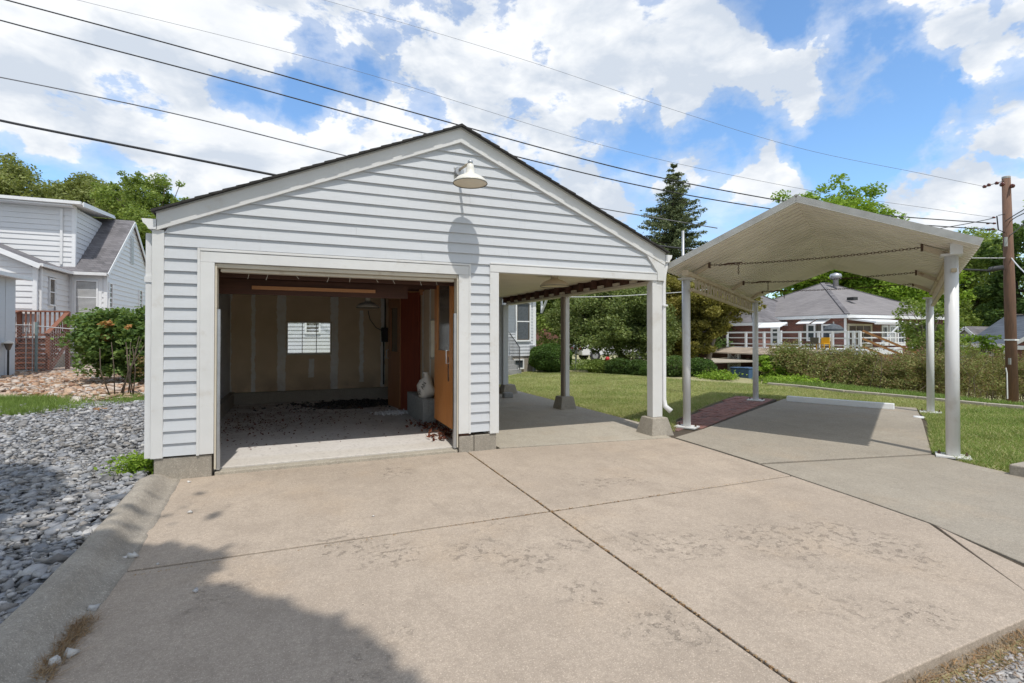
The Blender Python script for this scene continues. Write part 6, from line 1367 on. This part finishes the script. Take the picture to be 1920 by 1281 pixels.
tree('young_tree', ground_at(1838, 22), TB((1830, 650, 22, 60, 40), (1850, 635, 22, 36, 22)), 1600, .11, 'leaf_bright', 'sprawling leafy sapling in front of the dark roofed house', clumps=22, spread=.3, tr=.04, limbs=16)
# bushes at the lawn end
def bush(u, v0, v1, dep, w_, n, size, mat, label, name='round_bush', grp=None):
    c = D(u, (v0 + v1) / 2, dep); k = dep / FOC; rx, rz = w_ * k / 2, (v1 - v0) * k / 2; e = thing(name, (c.x, c.y, c.z - rz), label, 'bush', grp)
    d = RNG.normal(size=(n, 3)); d /= np.linalg.norm(d, axis=1)[:, None]; r = 1 - np.abs(RNG.normal(size=n)) * .09; lump = 1 + .06 * np.sin(d[:, 0] * 7 + 1) * np.cos(d[:, 2] * 6 + d[:, 1] * 5)
    P = np.array([c.x, c.y, c.z]) + np.sign(d) * np.abs(d) ** .85 * (r * lump)[:, None] * np.array([rx, rx, rz]); V, F = leaves(P, size, .2); fastmesh('foliage', V, F, mat, e)
    MB().ball(c, 1, 14, 10, (rx * .86, rx * .86, rz * .86)).build('inner_twigs', 'bark', e, True); return e
bush(1032, 645, 697, 19.6, 78, 30000, .055, 'leaf_box', 'round clipped dark green bush beside the grey house corner')
for i, (u, v0, v1, w_, dep, mat, lab) in enumerate(((1122, 674, 702, 42, 19.5, 'leaf_green', 'neat bright green low bush left of the red flower'), (1160, 672, 705, 50, 19, 'leaf_dark', 'dark low bush beneath the white car'), (1195, 675, 708, 50, 18.6, 'leaf_dark', 'dark bush right of centre along the lawn end'), (1222, 680, 712, 46, 18, 'leaf_box', 'dim bush beside the front carport post'), (1265, 668, 712, 70, 18, 'leaf_dark', 'shaded bush below the yellowing tree'), (1310, 672, 714, 60, 18, 'leaf_box', 'shaded bush between the two left canopy columns'))):
    bush(u, v0, v1, dep, w_, 9000, .06, mat, lab, 'low_bush', 'low bushes along the lawn end')
q = D(1139, 673, 19.3); tag(MB().ball(q, .09, 10, 6).build('flower', 'red', None, True), 'red flower head above the low bushes', 'flower')
pts = np.c_[D(1098, 688, 19.5).x + RNG.normal(size=1500) * .35, D(1098, 688, 19.5).y + RNG.normal(size=1500) * .3, .15 + np.abs(RNG.normal(size=1500)) * .16]; V, F = leaves(pts, .05); tag(fastmesh('flower_bed', V, F, 'leaf_green'), 'small flowering bed behind the bird feeder pole', 'plants')
# large shrub left of the garage
SB = thing('large_shrub', (-3.9, 14.6, 0), 'large leaved shrub with some orange leaves left of the garage', 'shrub')
bb = TB((215, 622, 14.8, 140, 80), (165, 612, 15.2, 70, 60), (255, 612, 14.6, 80, 80), (230, 660, 14.4, 110, 70), (272, 650, 14.3, 60, 120), (190, 650, 15.2, 90, 60), (250, 690, 14.3, 70, 44), (215, 680, 14.5, 90, 50), (165, 650, 15.3, 50, 50))
P, cc = crown_points(bb, 24000, 320, .28, .3); V, F = leaves(P, .10, .7, .85); fastmesh('foliage', V, F, 'leaf_shrub', SB)
P, cc2 = crown_points(TB((204, 610, 14.0, 26, 12), (235, 616, 13.9, 14, 12), (200, 632, 14.0, 30, 10)), 240, 14, .5, .2); V, F = leaves(P, .10, .7, .8); tag(fastmesh('orange_foliage', V, F, 'leaf_orange', SB), 'orange dried leaves')
b0 = G(238, 745)
for k in range(9):
    a = Vector((b0.x + random.gauss(0, .22), b0.y + random.gauss(0, .12), 0)); q = Vector((a.x + random.gauss(0, .25), a.y + .1, 1.15 + random.random() * .3)); MB().tube([a, a.lerp(q, .5) + Vector((random.gauss(0, .05), 0, .05)), q], [.014, .011, .006], 6).build('stem', 'bark', SB, True)
tree('leafy_bush', G(285, 742), TB((290, 690, 14.2, 60, 60)), 700, .07, 'leaf_dry', 'thin dry twiggy bush against the garage corner', 'bush', clumps=16, spread=.3, tr=.012, limbs=14)
q = G(183, 771); tag(rocks(np.array([[q.x, q.y, .03]]), [.10], 'brick_shard', 'leaf_orange', flat=.3), 'orange brick shard on the rubble before the grass strip', 'brick')
# the tree behind the photographer whose shade falls on the gravel and kerb
ST_B = [(-1.12, -1.6, 7.3, 1.15, 1.05, .8), (-2.0, -.45, 7.4, 1.15, .85, .8), (-.85, -2.4, 7.2, .95, .7, .7), (-2.6, -2.4, 7.6, 1.8, 1.4, 1.2), (-4.3, 1.1, 7.8, 1.8, 2.0, 1.4), (-4.6, -1.2, 8.2, 2.6, 3.0, 2.0), (-7.5, 1.2, 8.6, 3.4, 3.0, 2.2), (-9.5, 3.4, 9.0, 3.0, 2.8, 2.0), (-11, -1, 8.5, 3.5, 3, 2)]
stt = tree('street_tree', (-6.2, -2.6, 0), ST_B[3:], 110000, .15, 'leaf_green', 'large leafy tree behind the viewpoint shading gravel and kerb', clumps=900, spread=.42, tr=.28, hollow=.0)
P = []
for (x, y, z, a, b_, c_) in ST_B[:5]:
    n = int(16000 * a * b_); d = RNG.normal(size=(n, 3)); d /= np.linalg.norm(d, axis=1)[:, None]; rr_ = RNG.uniform(0, 1, n) ** .4 * (1 + .13 * np.sin(d[:, 0] * 9 + d[:, 1] * 7 + x * 5)); P.append(np.array([x, y, z]) + d * rr_[:, None] * np.array([a, b_, c_]))
V, F = leaves(np.concatenate(P), .14, .8); fastmesh('crown', V, F, 'leaf_green', stt)
# the wood that closes the horizon all round
n = 260; th_ = RNG.uniform(0, 2 * math.pi, n); rr_ = RNG.uniform(92, 125, n); C = []; 
for a, q in zip(th_, rr_):
    h = RNG.uniform(7.5, 11.5); x, y = math.sin(a) * q, math.cos(a) * q; z0 = float(zt(x, y)); d = RNG.normal(size=(520, 3)); d /= np.linalg.norm(d, axis=1)[:, None]
    C.append(np.array([x, y, z0 + h * .5]) + d * RNG.uniform(.75, 1.05, (520, 1)) * np.array([h * .55, h * .55, h * .5]))
V, F = leaves(np.concatenate(C), .75); tag(fastmesh('distant_wood', V, F, 'leaf_green'), 'distant belt of trees closing the horizon', kind='stuff')
